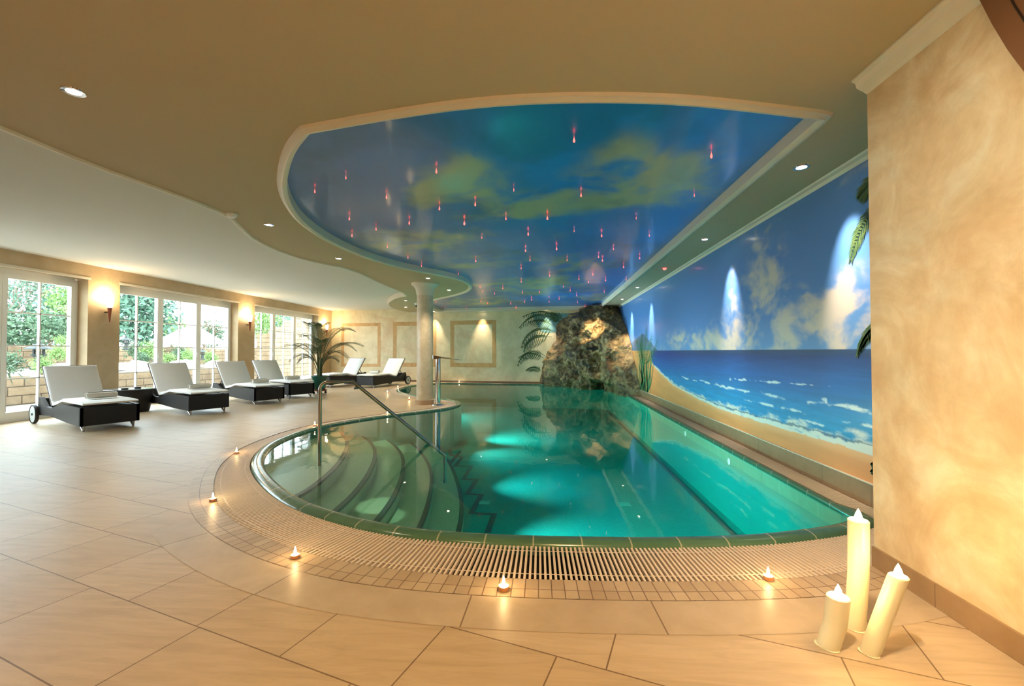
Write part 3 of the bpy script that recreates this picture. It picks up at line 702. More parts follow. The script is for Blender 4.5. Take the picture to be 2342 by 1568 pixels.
for (x, y, rx, ry, ti, st) in [(1000,440,.35,.5,0,1.),(1080,380,.3,.35,0,.9),(1060,440,.4,.35,.4,1.0),(1010,470,.35,.4,0,.9),(1120,475,.6,.35,0,.7),(1290,450,.6,.5,.5,.8),(1400,400,.7,.35,.3,1.),(1420,350,.3,.3,0,.9),(1500,440,.6,.45,0,1.),(1540,390,.3,.3,0,.9),(1230,490,.5,.3,0,.6),(1250,530,.5,.5,0,.3),(920,560,.5,.8,0,1.),(1000,545,.8,.4,.3,.9),(1080,600,1.0,.8,0,.7),(960,580,.4,.7,0,.9),(1180,640,1.6,1.2,0,.8),(1330,600,.8,.8,0,.45),(1100,690,1.4,1.2,0,1.),(1300,680,1.5,1.3,0,.9),(1250,660,1.2,1.1,0,.6)]:
    c = atz(x, y, 2.83); dx = XX-c.x; dy = YY-c.y; a_ = dx*cos(ti)-dy*sin(ti); b_ = dx*sin(ti)+dy*cos(ti); dens += st*np.exp(-((a_/rx)**2+(b_/ry)**2))
wx = XX + .5*(fbm(XX*1.3, YY*1.1, 4, 71)-.5); wy = YY + .9*(fbm(XX*1.1+5, YY*1.0, 4, 72)-.5)
dcl = np.clip(dens, 0, 1.15); nn1 = fbm(wx*1.5 + .6*wy, wy*1.2, 7, 73)-.5; nn2 = fbm(wx*4, wy*3.2, 5, 74)-.5
f = sstep(.10, 1.35, dcl*.85 + nn1*3.0*np.sqrt(dcl+.03) + nn2*1.2*np.sqrt(dcl))
base = lerpc(base, lin(186,196,150), f*.9)
base = lerpc(base, lin(20,88,125), sstep(.55,.75,fbm(wx*1.2, wy*1.0, 5, 75))*.4)
bc = grid_paint('ceiling_sky', np.stack([XX, YY, np.full_like(XX, 2.83)], -1), base, M['sky'], keep=keep); bc.name = 'ceiling_sky_panel'
struct(bc, 'glossy blue ceiling panel painted with clouds', 'ceiling')
# red crystal drops
drops = [(1313,325,1.4),(1627,360,1.5),(998,396,1.2),(791,412,.7),(720,442,1),(884,455,1.1),(1329,450,1.2),(1175,440,.6),(1588,452,.6),(1005,480,1.3),(1087,470,1.4),(1062,512,1.8),(936,512,1.4),(799,503,1.2),(860,527,1),(805,541,1.2),(1157,503,1.1),(1252,501,1.6),(1208,537,1.5),(1273,570,1.7),(1376,541,1.4),(1485,542,.8),(1455,503,.6),(1102,547,.7),(1202,575,1.3),(1212,597,1),(1088,598,1.3),(886,567,.9),(933,591,.9),(964,610,1),(1313,532,.6),(1369,589,1.2),(1378,597,1.4),(1403,572,.9),(1463,592,1.2),(1297,597,.9),(1192,615,1.1),(1192,645,1.1),(1257,631,1.4),(1048,628,.9),(1324,639,1.1),(1356,628,1.5),(1385,642,1.3),(1346,646,1.1),(1426,612,1.2),(1150,660,1.3),(1098,657,1.3),(1104,667,1),(1131,672,1),(1100,690,1.1),(1115,694,1),(1168,695,1.1),(1180,704,.9),(1200,691,1),(1216,685,1.6),(1195,670,1),(1304,665,1.2),(1319,676,1.2),(1279,684,1),(1234,669,.9),(1256,680,.7),(1289,657,.6),(1321,692,.8),(1338,703,.8),(1142,706,.8),(1067,704,.8),(1018,704,.8),(1010,704,.8),(997,691,.9),(1256,691,.7),(1382,668,.8),(1432,641,1)]
proto = MB(); proto.lathe([(.0005,0),(.001,-.02),(.004,-.028),(.013,-.06),(.015,-.072),(.010,-.085),(.001,-.092)], 8, cap=False)
cr = proto.build('ceiling_crystal', M['red'], smooth=True); first = True
M['cordmat'] = M['chrome']
regions = []
for k_, (x, y, s_) in enumerate(drops):
    p = atz(x, y+1, 2.775)
    if p.y > farY(p.x) - .4: p *= (farY(p.x)-.4)/p.y
    o = cr if k_ == 0 else cr.copy()
    if k_: COL.objects.link(o)
    o.location = (p.x, p.y, 2.83); o.scale = (.42*s_, .42*s_, .30 + .22*s_)
    where = 'near edge' if p.y < 4.2 else ('window side' if p.x < -1.2 else ('mural side' if p.x > .9 else 'middle'))
    tag(o, 'small glowing red crystal drop hanging from the painted sky ceiling', 'ceiling lamp', 'red crystal drops on the sky ceiling')
# ceiling downlights
def downlight(x, y, z=SZ, power=22, aim=None, ang=75, label='', sz=.045, col=WW, real=True):
    p = atz(x, y, z-.004) if not isinstance(x, tuple) else Vector((*x, z-.004))
    if p.y > farY(p.x) - .12: p.y = farY(p.x) - .16; 
    t = empty('recessed_spotlight', p); tag(t, label, 'ceiling lamp', None)
    MB().lathe([(sz*.8,.002),(sz*.8,-.004),(sz*1.25,-.006),(sz*1.3,.003)], 24, cap=False).build('trim_ring', M['chrome'], t, smooth=True)
    MB().lathe([(.0005,0),(sz*.8,0)], 20, cap=False).build('lamp_face', M['glow'], t)
    if power: lamp('SPOT', p + Vector((0,0,-.02)), power, col, aim=aim or (p.x, p.y, 0), ang=ang, blend=.8, size=.03)
    return p
stepA = atz(866,1155,-.42); stepB = atz(888,1012,-.42)
downlight(168,209,power=45,label='recessed ceiling spotlight at the upper left above the deck', ang=100)
downlight(615,514,power=40,aim=None,label='recessed ceiling spotlight nearest the smoke detector', ang=90)
downlight(775,591,power=70,label='recessed ceiling spotlight between smoke detector and column', ang=90)
downlight(979,636,power=110,label='recessed ceiling spotlight just in front of the column head', ang=90)
downlight(1027,663,power=110,label='recessed ceiling spotlight right of the column head', ang=90)
downlight(928,687,power=100,label='nearer recessed spotlight left of the column in the rounded ceiling lobe', ang=90)
downlight(928,702,power=120,label='farther recessed spotlight left of the column in the rounded ceiling lobe', ang=90)
downlight(1833,382,power=20,label='recessed spotlight over the mural, nearest the cream pier', ang=62, sz=.05)
downlight(1612,547,power=24,label='second recessed spotlight over the mural from the pier', ang=62)
downlight(1458,657,power=30,label='recessed spotlight over the mural near the reeds', ang=62)
downlight(1423,684,power=30,label='recessed spotlight over the mural next to the rock', ang=62)
for x in (995,1103,1249):
    p = atf(x, 713); downlight((p.x, farY(p.x)-.17), 0, power=150, label={995:'tiny spotlight over the far wall just right of the column',1103:'tiny spotlight over the rightmost ochre painted frame',1249:'tiny spotlight over the painted palm left of the rock'}[x], ang=60)
for x, y in [(1833,382),(1612,547),(1458,657),(1423,684)]:   # the same fittings, their narrow beams tipped to the painted wall
    p = atz(x, y, SZ-.02); lamp('SPOT', p, 210, (1,.80,.62), aim=(WX, p.y, 1.85), ang=42, blend=1, size=.02)
lamp('SPOT', (-1.9,3.3,2.7), 300, (1,.95,.8), aim=stepA, ang=9, blend=.5, size=.02)  # two narrow beams added without fittings, for bright patches on the steps
lamp('SPOT', (-2.3,5.2,2.7), 300, (1,.95,.8), aim=stepB, ang=9, blend=.5, size=.02)
# smoke detector, sensors
p = atz(530,489,SZ); o = MB().lathe([(.0005,-.045),(.03,-.045),(.048,-.032),(.05,-.018),(.056,-.016),(.056,0)], 28, cap=False).build('smoke_detector', M['white'], smooth=True); o.location = p; tag(o, 'round white smoke detector on the edge of the lowered ceiling', 'smoke detector')
p = atz(1520,613,SZ); o = MB().lathe([(.0005,-.03),(.02,-.03),(.03,-.012),(.034,0)], 20, cap=False).build('ceiling_sensor', M['red'], smooth=True); o.location = p; tag(o, 'small red sensor lamp on the ceiling strip above the mural', 'sensor')
p = atz(953,693,SZ); t = empty('security_camera', p); tag(t, 'small white dome camera on the ceiling left of the column', 'camera')
MB().lathe([(.0005,-.07),(.05,-.07),(.07,-.04),(.075,0)], 20, cap=False).build('housing', M['white'], t, smooth=True); MB().lathe([(.0005,-.13),(.03,-.115),(.05,-.07)], 20, cap=False).build('dome', M['rubber'], t, smooth=True)
# ================================================================ COLUMN AND WATER SPOUT
CC = (-2.76, 9.80)
t = empty('column', (*CC, 0)); tag(t, 'round cream marbled column standing on the deck peninsula', 'column'); t['kind'] = 'structure'
MB().lathe([(.185,.11),(.183,2.50)], 48).build('shaft', plaster('marbled_plaster', (.62,.50,.32), (.72,.60,.42), (.76,.66,.48), 2.2, .35, .3), t, smooth=True)
b_ = MB(); b_.lathe([(.21,0),(.21,.105),(.185,.112)], 48); bo = b_.build('tiled_base', M['teacup'], t, smooth=True)
M['basetile'] = mat('base_tiles', (.50,.34,.19), .4); bo.data.materials[0] = M['basetile']
MB().lathe([(.185,2.46),(.19,2.50),(.20,2.52),(.205,2.58),(.225,2.64),(.27,2.69),(.30,2.705),(.31,2.72),(.31,2.748)], 48).build('capital', M['mould'], t, smooth=True, label='cream flared capital')
p = Vector((-2.42, 9.66, 0)); t = empty('water_spout', p); tag(t, 'polished steel water spout standing right of the column', 'water spout')
MB().lathe([(.0005,.03),(.10,.028),(.14,.016),(.145,0)], 32, cap=False).build('base_flange', M['chrome'], t, smooth=True)
MB().tube([(0,0,.0),(0,0,1.06)], .06, 24).build('post', M['chrome'], t, smooth=True)
q = MB(); q.add([(-.09,-.11,1.02),(-.09,.11,1.02),(-.09,.11,1.12),(-.09,-.11,1.12),(.12,-.13,1.045),(.12,.13,1.045),(.12,.13,1.075),(.12,-.13,1.075),(.52,-.17,1.005),(.52,.17,1.005),(.52,.17,1.015),(.52,-.17,1.015)], [(0,1,2,3),(0,4,5,1),(1,5,6,2),(2,6,7,3),(3,7,4,0),(4,8,9,5),(5,9,10,6),(6,10,11,7),(7,11,8,4),(8,11,10,9)])
q.build('spout_blade', M['chrome'], t, bevel=.006)
# ================================================================ HANDRAIL
R0 = atz(731,1039,-.01); R1 = atz(982,1013,-.01); dirr = Vector((R1.x-R0.x, R1.y-R0.y, 0)).normalized(); nn_ = Vector((-dirr.y, dirr.x, 0))
def onr(x, y): return atp(x, y, R0, nn_)
A = onr(731,874); B = onr(806,874); Cc = onr(982,1013); D = onr(1018,1036); E_ = onr(1021,1100)
B.z = A.z; slope_ = (Cc-B); D = B + slope_*((D-B).dot(dirr)/slope_.dot(dirr))
hr = empty('handrail', (R0.x, R0.y, -.14)); tag(hr, 'bent brushed steel handrail leading down the pool steps', 'handrail')
loc = lambda v: Vector(v) - Vector((R0.x, R0.y, -.14))
pts = [Vector((R0.x, R0.y, -.138)), Vector((R0.x, R0.y, A.z-.09))]
for k_ in range(1, 7):
    a_ = k_/7*pi/2; pts.append(Vector((R0.x, R0.y, A.z-.09)) + dirr*.09*(1-cos(a_)) + Vector((0,0,.09*sin(a_))))
pts += [Vector((R0.x, R0.y, A.z)) + dirr*.09, B, D]
MB().tube([loc(p) for p in pts], .021, 16).build('rail', M['steel'], hr, smooth=True)
MB().tube([loc(D + Vector((0,0,.01))), loc(Vector((D.x, D.y, -.56)))], .021, 16).build('lower_post', M['steel'], hr, smooth=True)
q = MB(); b0 = B + slope_*.04; q.tube([loc(b0 + Vector((0,0,-.05))), loc(b0)], .008, 8); q.tube([loc(b0 + Vector((0,0,-.055)) - dirr*.02), loc(b0 + Vector((0,0,-.05)) + dirr*.03)], .012, 8); q.build('bracket', M['steel'], hr, smooth=True)
# ================================================================ ROCK
RC = Vector((WX-.01, farY(WX)-.01)); TH = radians(97), radians(0)
tabz = [0,.35,.6,.9,1.3,1.6,1.9,2.15,2.35,2.55,2.74]
L_ = [2.72,2.80,2.78,2.66,2.32,2.16,2.22,2.20,2.0,1.55,1.2]
ML = [2.35,2.42,2.42,2.35,2.2,2.05,2.0,2.0,1.95,1.65,1.3]
MM = [2.1,2.05,2.15,2.25,2.2,2.12,2.15,2.05,1.95,1.8,1.55]
MR = [2.65,2.60,2.5,2.4,2.3,2.15,2.0,1.85,1.7,1.55,1.35]
RR_ = [4.15,3.95,3.75,3.4,2.95,2.6,2.1,1.65,1.3,.95,.65]
ths = [0, .25, .5, .75, 1.0]
na, nz = 230, 170; q = MB()
from mathutils import noise as mn
for iz in range(nz+1):
    z = -.05 + (SZ+.04)*iz/nz; zc = max(0, min(z, 2.74))
    rads = [np.interp(zc, tabz, T) for T in (L_, ML, MM, MR, RR_)]
    for ia in range(na+1):
        u = ia/na; r = float(np.interp(u, ths, rads)); ang = radians(180 - 7) + u*radians(90+7)   # from -x (far wall) to -y (mural)
        r *= 1 + .10*sin(u*pi)*0
        d = Vector((cos(ang), sin(ang), 0)); p = Vector((RC.x, RC.y, z)) + d*r
        n_ = mn.fractal(p*1.1, 1, 2, 5)*.26 + (mn.noise(p*.9+Vector((3,1,2))))*.2 + mn.fractal(p*4.0, 1, 2, 5)*.10 - abs(mn.noise(p*1.6))*.42 - abs(mn.noise(p*4.3+Vector((7,0,0))))*.12
        e_ = min(1, min(u, 1-u)*8)
        r2 = r + n_*(0.35 + .65*e_)
        # cave hollow at the foot and groove for the outlet
        zx = p.x
        cave = math.exp(-((p.x-1.55)/.40)**4)*math.exp(-((z-.0)/(.27 - .12*(p.x-1.45)))**4); r2 -= .95*cave
        p = Vector((RC.x, RC.y, z)) + d*r2
        q.v.append((min(p.x, WX+.05), min(p.y, farY(p.x)+.05), z))
for iz in range(nz):
    for ia in range(na):
        a_ = iz*(na+1)+ia; q.f.append((a_, a_+1, a_+na+2, a_+na+1)); q.mi.append(0)
ro = q.build('waterfall_rock', M['rock'], smooth='all'); tag(ro, 'large brown artificial grotto rock filling the far right corner', 'rock')
# outlet: find rock surface on the ray through the slot
bpy.context.view_layer.update()
dg = bpy.context.evaluated_depsgraph_get()
from mathutils.bvhtree import BVHTree
bv = BVHTree.FromPolygons([Vector(v) for v in q.v], q.f)
h_ = bv.ray_cast(CO, ray(1365,797).normalized())
if h_[0]:
    p = h_[0]; t = MB().box((-.32,-.12,-.035),(.32,.06,.035)); so_ = t.build('water_outlet', M['black'], ro); so_.location = p; so_.rotation_euler = (0,0,radians(-8)); so_['label'] = 'black slot shaped water outlet'
lamp('SPOT', (1.2,13.6,2.70), 330, (1,.80,.54), aim=(1.6,14.5,1.75), ang=48, blend=1, size=.03)
lamp('SPOT', (2.25,12.6,2.70), 160, (1,.80,.50), aim=(2.35,13.3,1.2), ang=45, blend=.7, size=.03)
lamp('SPOT', (-.2,15.0,2.70), 60, (1,.78,.48), aim=(.2,15.4,1.2), ang=50, blend=.7, size=.03)
# ================================================================ PAINTED PLANTS ON THE WALLS
def leaf2d(q, P, base, tip, bend, wd, n=14):
    """flat tapered leaf, coordinates in wall plane; P maps (u,v)->3D"""
    b = Vector(base); t = Vector(tip); dr = t-b; nr = Vector((-dr.y, dr.x)); pts = []
    for i in range(n+1):
        s_ = i/n; c = b + dr*s_ + nr*bend*4*s_*(1-s_); tg = dr + nr*bend*4*(1-2*s_); pn = Vector((-tg.y, tg.x)).normalized()
        w_ = wd*sin(pi*min(1, .12 + .88*s_))**.8; pts.append((c + pn*w_/2, c - pn*w_/2))
    vs = [P(*p) for pr in pts for p in pr]; q.add(vs, [(2*i, 2*i+1, 2*i+3, 2*i+2) for i in range(n)])
def frond2d(q, P, base, tip, bend, ln, n=26, droop=-.5, wl_=.013):
    b = Vector(base); t = Vector(tip); dr = t-b; nr = Vector((-dr.y, dr.x)); rnd = random.Random(int(base[0]*100+tip[1]*37))
    leaf2d(q, P, base, tip, bend, .022)
    for i in range(2, n+1):
        s_ = i/n; c = b + dr*s_ + nr*bend*4*s_*(1-s_); tg = (dr + nr*bend*4*(1-2*s_)).normalized()
        l = ln*(.35 + .65*sin(pi*min(1, s_*.95+.08)))*rnd.uniform(.8,1.1)
        for sg_ in (-1, 1):
            a_ = radians(48 - 22*s_)*sg_; dd = Vector((tg.x*cos(a_)-tg.y*sin(a_), tg.x*sin(a_)+tg.y*cos(a_))) + Vector((0, droop*.6)); dd.normalize()
            leaf2d(q, P, c, c + dd*l, .07*sg_, wl_, 5)
PF = lambda u, v: (u, farY(u)-.006, v)
PM = lambda u, v: (WX-.005, u, v)
q = MB(); ctr = atf(1278,738)
fp = lambda x, y: (atf(x, y).x, atf(x, y).z)
for (b_, t_, bd, ln) in [((1275,735),(1192,745),.22,.40),((1270,722),(1200,722),.12,.3),((1275,760),(1195,790),.25,.42),((1262,770),(1200,800),.2,.45),((1265,745),(1215,735),.1,.4),((1250,815),(1186,832),.28,.36),((1245,820),(1190,815),.15,.3),((1240,850),(1205,845),.2,.22),((1290,735),(1250,716),.1,.3),((1280,735),(1262,718),.1,.25)]:
    frond2d(q, PF, fp(*b_), fp(*t_), -bd, ln, 13, -1.1, .026)
q.build('painted_palm', M['ppalm'], fw, label='dark green palm painted on the wall left of the rock')
# patch of painted sky behind that palm
q = MB(); Z = lambda x, y: PF(*fp(x, y)); q.add([(v[0], v[1]+.003, v[2]) for v in [Z(1215,716),Z(1345,716),Z(1345,760),Z(1240,760),Z(1228,742)]], [(0,1,2,3,4)])
M['pskyp'] = mat('painted_sky_patch', lin(120,165,170), .6); q.build('painted_sky', M['pskyp'], fw, label='pale blue sky painted behind the palm')
mp_ = lambda x, y: (atx(x, y, WX).y, atx(x, y, WX).z)
q = MB()
for (b_, t_, bd, ln) in [((2030,400),(1968,450),.12,.16),((2035,450),(1948,590),.15,.16),((2040,720),(1962,810),.12,.10),((2040,1070),(1996,1062),.05,.08),((2040,1075),(1996,1078),.05,.08)]:
    frond2d(q, PM, mp_(*b_), mp_(*t_), bd, ln, 20)
leaf2d(q, PM, mp_(2025,740), mp_(1962,815), .1, .07)
q.build('painted_palm', M['ppalm'], mw, label='palm leaves painted beside the pier')
q = MB(); rnd = random.Random(3)
for k_ in range(26):
    bx_ = rnd.uniform(1463,1482); y0 = 898; tx = bx_ + rnd.uniform(-16,16); ty = rnd.uniform(765,860); leaf2d(q, PM, mp_(bx_, y0), mp_(tx, ty), rnd.uniform(-.15,.15), rnd.uniform(.03,.08))
for k_ in range(5): frond2d(q, PM, mp_(1470,830), mp_(1455+k_*12, 755+abs(k_-2)*14), .1, .35, 14)
q.build('painted_reeds', M['ppalm2'], mw, label='green reeds painted right of the rock')
# ================================================================ WINDOWS
def window(k_, y0, y1, splits):
    X0 = LX-.30; X1 = LX-.22; t = empty('window_%d' % k_, (X1, (y0+y1)/2, 0)); t['kind'] = 'structure'; tag(t, {1:'leftmost white french window beside the first lounger',2:'middle white french window between the two pillars',3:'farthest white french window behind the palm'}[k_], 'window')
    O = Vector((X1, (y0+y1)/2, 0)); Z1 = 2.56; q = MB(); fwid = .05
    def b(m_, xa, ya, za, xb, yb, zb): m_.box((xa-O.x, ya-O.y, za), (xb-O.x, yb-O.y, zb))
    b(q, X0, y0, 0, X1, y0+fwid, Z1); b(q, X0, y1-fwid, 0, X1, y1, Z1); b(q, X0-.002, y0+fwid, Z1-fwid, X1-.002, y1-fwid, Z1+.04); b(q, X0-.002, y0+fwid, 0, X1-.002, y1-fwid, .06)
    q.build('window_frame', M['white'], t)
    for a_, c_ in zip(splits, splits[1:]):
        s_ = MB(); st = .075; b(s_, X0+.01, a_+.002, .062, X1+.015, a_+st, Z1-fwid-.002); b(s_, X0+.01, c_-st, .062, X1+.015, c_-.002, Z1-fwid-.002); b(s_, X0+.012, a_+st, .062, X1+.013, c_-st, .17); b(s_, X0+.012, a_+st, Z1-fwid-.08, X1+.013, c_-st, Z1-fwid-.002)
        so_ = s_.build('window_sash', M['white'], t)
        g_ = MB(); zA, zB = .17, Z1-fwid-.08; mid = (a_+c_)/2; b(g_, X0+.035, mid-.011, zA, X1+.0, mid+.011, zB)
        for r_ in range(1, 4): zz_ = zA + (zB-zA)*r_/4; b(g_, X0+.035, a_+st, zz_-.011, X1+.0, c_-st, zz_+.011)
        g_.build('glazing_bar', M['white'], so_)
        p_ = MB(); b(p_, X0+.045, a_+st, zA, X0+.05, c_-st, zB); p_.build('pane', M['glass'], so_)
        h2 = MB(); b(h2, X1+.015, c_-.045, 1.05, X1+.03, c_-.03, 1.17); b(h2, X1+.03, c_-.10, 1.10, X1+.045, c_-.03, 1.12)
        if c_ != splits[-1]: h2.build('window_handle', M['white'], so_)
for k_, (y0, y1) in enumerate(wins):
    n3 = 3; st = (y1-y0-.1)/3; window(k_+1, y0, y1, [y0+.05 + st*i for i in range(4)])
    q = MB().box((LX-.02, y0-.02, 2.585), (LX+.012, y1+.04, 2.625)); o = q.build('trim_%d' % (8+k_), M['mould']); struct(o, 'cream lintel strip over window number %d from the left' % (k_+1), 'trim')
# ================================================================ SCONCES
def sconce_build():
    t = empty('wall_sconce')
    MB().lathe([(.0005,-.02),(.04,-.02),(.045,0)], 20, cap=False).build('wall_plate', M['darkmetal'], t, smooth=True).rotation_euler = (0, pi/2, 0)
    MB().tube([(0,0,0),(.09,0,.0)], .014, 10).build('arm', M['darkmetal'], t, smooth=True)
    MB().lathe([(.008,-.20),(.018,-.10),(.036,.07),(.040,.09)], 20, c=(.11,0,0)).build('torch_cone', M['redwood'], t, smooth=True, label='red brown wooden cone')
    MB().lathe([(.036,.085),(.052,.15),(.056,.27),(.050,.28)], 24, c=(.11,0,0)).build('glass_shade', M['sconceglow'], t, smooth=True, label='glowing white glass shade')
    return t
sc = sconce_build()
for k_, (y, lab) in enumerate([(8.07,'torch shaped wall sconce on the first pillar, nearest'),(12.22,'torch shaped wall sconce on the second pillar between windows'),(16.75,'torch shaped wall sconce in the far corner behind the palm')]):
    o = sc if k_ == 0 else copy_tree(sc); o.location = (LX, y, 1.98); tag(o, lab, 'wall lamp', 'torch sconces on the window wall')
    lamp('POINT', (LX+.13, y, 2.30), 20, (1,.72,.42), size=.05)
# ================================================================ LOUNGERS
def lounger_build():
    t = empty('sun_lounger'); wd = .36
    prof = [(0,.36),(.78,.375),(1.18,.285),(1.38,.30),(1.62,.44),(1.72,.44),(1.76,.30),(1.72,.14),(1.2,.16),(.55,.11),(0,.085)]
    q = MB()
    tri = tessellate_polygon([[Vector((p[0], p[1], 0)) for p in prof]]); n = len(prof)
    for s_ in (-1, 1):
        ya, yb = s_*wd, s_*(wd-.04); q.add([(p[0], ya, p[1]) for p in prof] + [(p[0], yb, p[1]) for p in prof], [tuple(x) for x in tri] + [tuple(i+n for i in x) for x in tri] + [(i, (i+1) % n, (i+1) % n+n, i+n) for i in range(n)])
    q.box((0,-wd,.085),(.04,wd,.36)); q.box((1.66,-wd,.16),(1.70,wd,.42)); q.box((.02,-wd+.02,.33),(.80,wd-.02,.35))
    q.build('wicker_body', M['wicker'], t)
    # cushion strip following the profile
    c = [(.0-.02,.385),(.4,.392),(.80,.40),(1.02,.345),(1.20,.31),(1.28,.36),(1.42,.56),(1.56,.76),(1.68,.93)]
    th = .055; q = MB(); W2 = .335; vs = []; N_ = 5; cc = []
    for i in range(len(c)-1):
        m_ = 4 if i < 5 else 8
        for j in range(m_): cc.append((c[i][0]+(c[i+1][0]-c[i][0])*j/m_, c[i][1]+(c[i+1][1]-c[i][1])*j/m_))
    cc.append(c[-1]); n = len(cc)
    for i, (x, z) in enumerate(cc):
        a_ = cc[max(0, i-1)]; b_ = cc[min(n-1, i+1)]; tx, tz = b_[0]-a_[0], b_[1]-a_[1]; l = sqrt(tx*tx+tz*tz); nx, nz_ = -tz/l, tx/l
        rip = (.009 if i % 2 else -.006) if x > 1.0 else 0; e_ = th/2; ed = .02 if i in (0, n-1) else 0
        for (yy, hh) in ((-W2,-e_+.012),(-W2,e_-.014),(-W2+.02,e_+rip-ed),(W2-.02,e_+rip-ed),(W2,e_-.014),(W2,-e_+.012)): vs.append((x+nx*(hh+e_), yy, z+nz_*(hh+e_)))
    fs = []
    for i in range(n-1):
        for j in range(6): a_ = i*6+j; b_ = i*6+(j+1) % 6; fs.append((a_, b_, b_+6, a_+6))
    fs.append(tuple(range(6))); fs.append(tuple((n-1)*6+j for j in range(6))[::-1]); q.add(vs, fs)
    q.build('cushion', M['cushion'], t, smooth=True, label='white ribbed cushion')
    q = MB(); 
    for s_ in (-1, 1): q.tube([(1.22,s_*.33,.31),(1.70,s_*.33,.95)], .014, 8)
    q.tube([(1.69,-.33,.94),(1.69,.33,.94)], .014, 8); q.tube([(1.45,-.25,.62),(1.66,-.25,.34)], .010, 8); q.tube([(1.45,.25,.62),(1.66,.25,.34)], .010, 8)
    q.build('backrest_frame', M['darkmetal'], t, smooth=True)
    for s_ in (-1, 1):
        q = MB(); y = s_*.30; q.tube([(.24,y,.13),(.055,y,.010),(.035,y,.13)], .015, 8); q.build('leg', M['alu'], t, smooth=True)
        q = MB().lathe([(.150,-.025),(.155,-.015),(.155,.015),(.150,.025),(.120,.022)], 32, cap=False); o_ = q.build('wheel', M['rubber'], t, smooth=True); o_.location = (1.78, s_*.40, .156); o_.rotation_euler = (pi/2,0,0)
        q = MB().lathe([(.0005,.020),(.135,.020),(.135,-.020),(.0005,-.020)], 28, cap=False); d_ = q.build('wheel_disc', M['wheel'], o_, smooth=True)
        q = MB().lathe([(.0005,.030),(.02,.030),(.02,-.030),(.0005,-.030)], 12, cap=False); q.build('hub', M['rubber'], o_, smooth=True)
    MB().tube([(1.78,-.40,.156),(1.78,.40,.156)], .012, 8).build('axle', M['alu'], t, smooth=True)
    return t
lg = lounger_build(); G1 = 'white cushioned wicker loungers'
def towel(p, rz, lab):
    q = MB(); pr = []; n = 40
    for i in range(n+1):
        a_ = i/n*2*pi*2.2; r = .034 + .030*i/n; pr.append((r*cos(a_), r*.85*sin(a_)))
    m_ = 10
    for j in range(m_+1):
        y = -.19 + .38*j/m_
        for (x, z) in pr: rr = 1 - (.10 if j in (0, m_) else 0); q.v.append((x*rr, y, z*rr))
    for j in range(m_):
        for i in range(n): a_ = j*(n+1)+i; q.f.append((a_, a_+1, a_+n+2, a_+n+1)); q.mi.append(0)
    q.lathe([(.0005,0),(.058,0)], 20, cap=False); 
    # close ends
    v0 = len(q.v) - 40; q.v[v0:] = [(x, -.175, y*.85) for (x, y, z) in q.v[v0:]]
    q.lathe([(.0005,0),(.058,0)], 20, cap=False); v0 = len(q.v)-40; q.v[v0:] = [(x, .175, y*.85) for (x, y, z) in q.v[v0:]]
    o = q.build('rolled_towel', M['towel'], smooth=True); o.location = p; o.rotation_euler = (0,0,rz); tag(o, lab, 'towel', 'rolled towels on the loungers'); return o
def place_l(near, rear=None, ang=None, lab='', first=False, tow=None, tlab='', left=True):
    """near = foot corner (world) on the left(+) side"""
    o = lg if first else copy_tree(lg); return o
ld = [((191,987),155.5,'white cushioned black wicker lounger, nearest on the left with its disc wheel in view'),((436,949),155.5,'second wicker lounger from the left, right of the oval table'),((584,925),155,'third wicker lounger along the windows, in front of the second pillar'),((663,911),155,'fourth wicker lounger along the windows, next to the potted palm')]
for k_, (fp_, ang, lab) in enumerate(ld):
    f0 = atz(*fp_); a_ = radians(ang); dx = Vector((cos(a_), sin(a_), 0)); dy = Vector((-sin(a_), cos(a_), 0))   # local +x towards head
    # local leg foot at (.05, +.30): the leg seen at left is local y=+.30 (towards camera-left)
    org = f0 - dx*.05 - dy*.30
    o = lg if k_ == 0 else copy_tree(lg); o.location = (org.x, org.y, 0); o.rotation_euler = (0,0,a_); tag(o, lab, 'sun lounger', G1)
    tw = org + dx*.42 - dy*.02; towel((tw.x, tw.y, .392+.055+.056), a_, 'rolled towel on the ' + ['nearest lounger at the left','second lounger from the left','third lounger along the windows','fourth lounger beside the palm'][k_])
f0 = atz(854,887); w0 = atz(907,879); 
for k_, (P0, ang, lab) in enumerate([(Vector((f0.x, f0.y, 0)), 72, 'wicker lounger by the far wall, nearest the column, with its wheel facing right'), (Vector((f0.x-1.50, f0.y+.05, 0)), 72, 'wicker lounger by the far wall, half hidden behind the potted palm')]):
    a_ = radians(ang); dx = Vector((cos(a_), sin(a_), 0)); dy = Vector((-sin(a_), cos(a_), 0)); org = P0 - dx*.05 + dy*.30
    o = copy_tree(lg); o.location = (org.x, org.y, 0); o.rotation_euler = (0,0,a_); tag(o, lab, 'sun lounger', G1)
    tw = org + dx*.45; 
    if k_ == 0: towel((tw.x, tw.y, .392+.055+.056), a_ , 'rolled towel on the far lounger nearest the column')
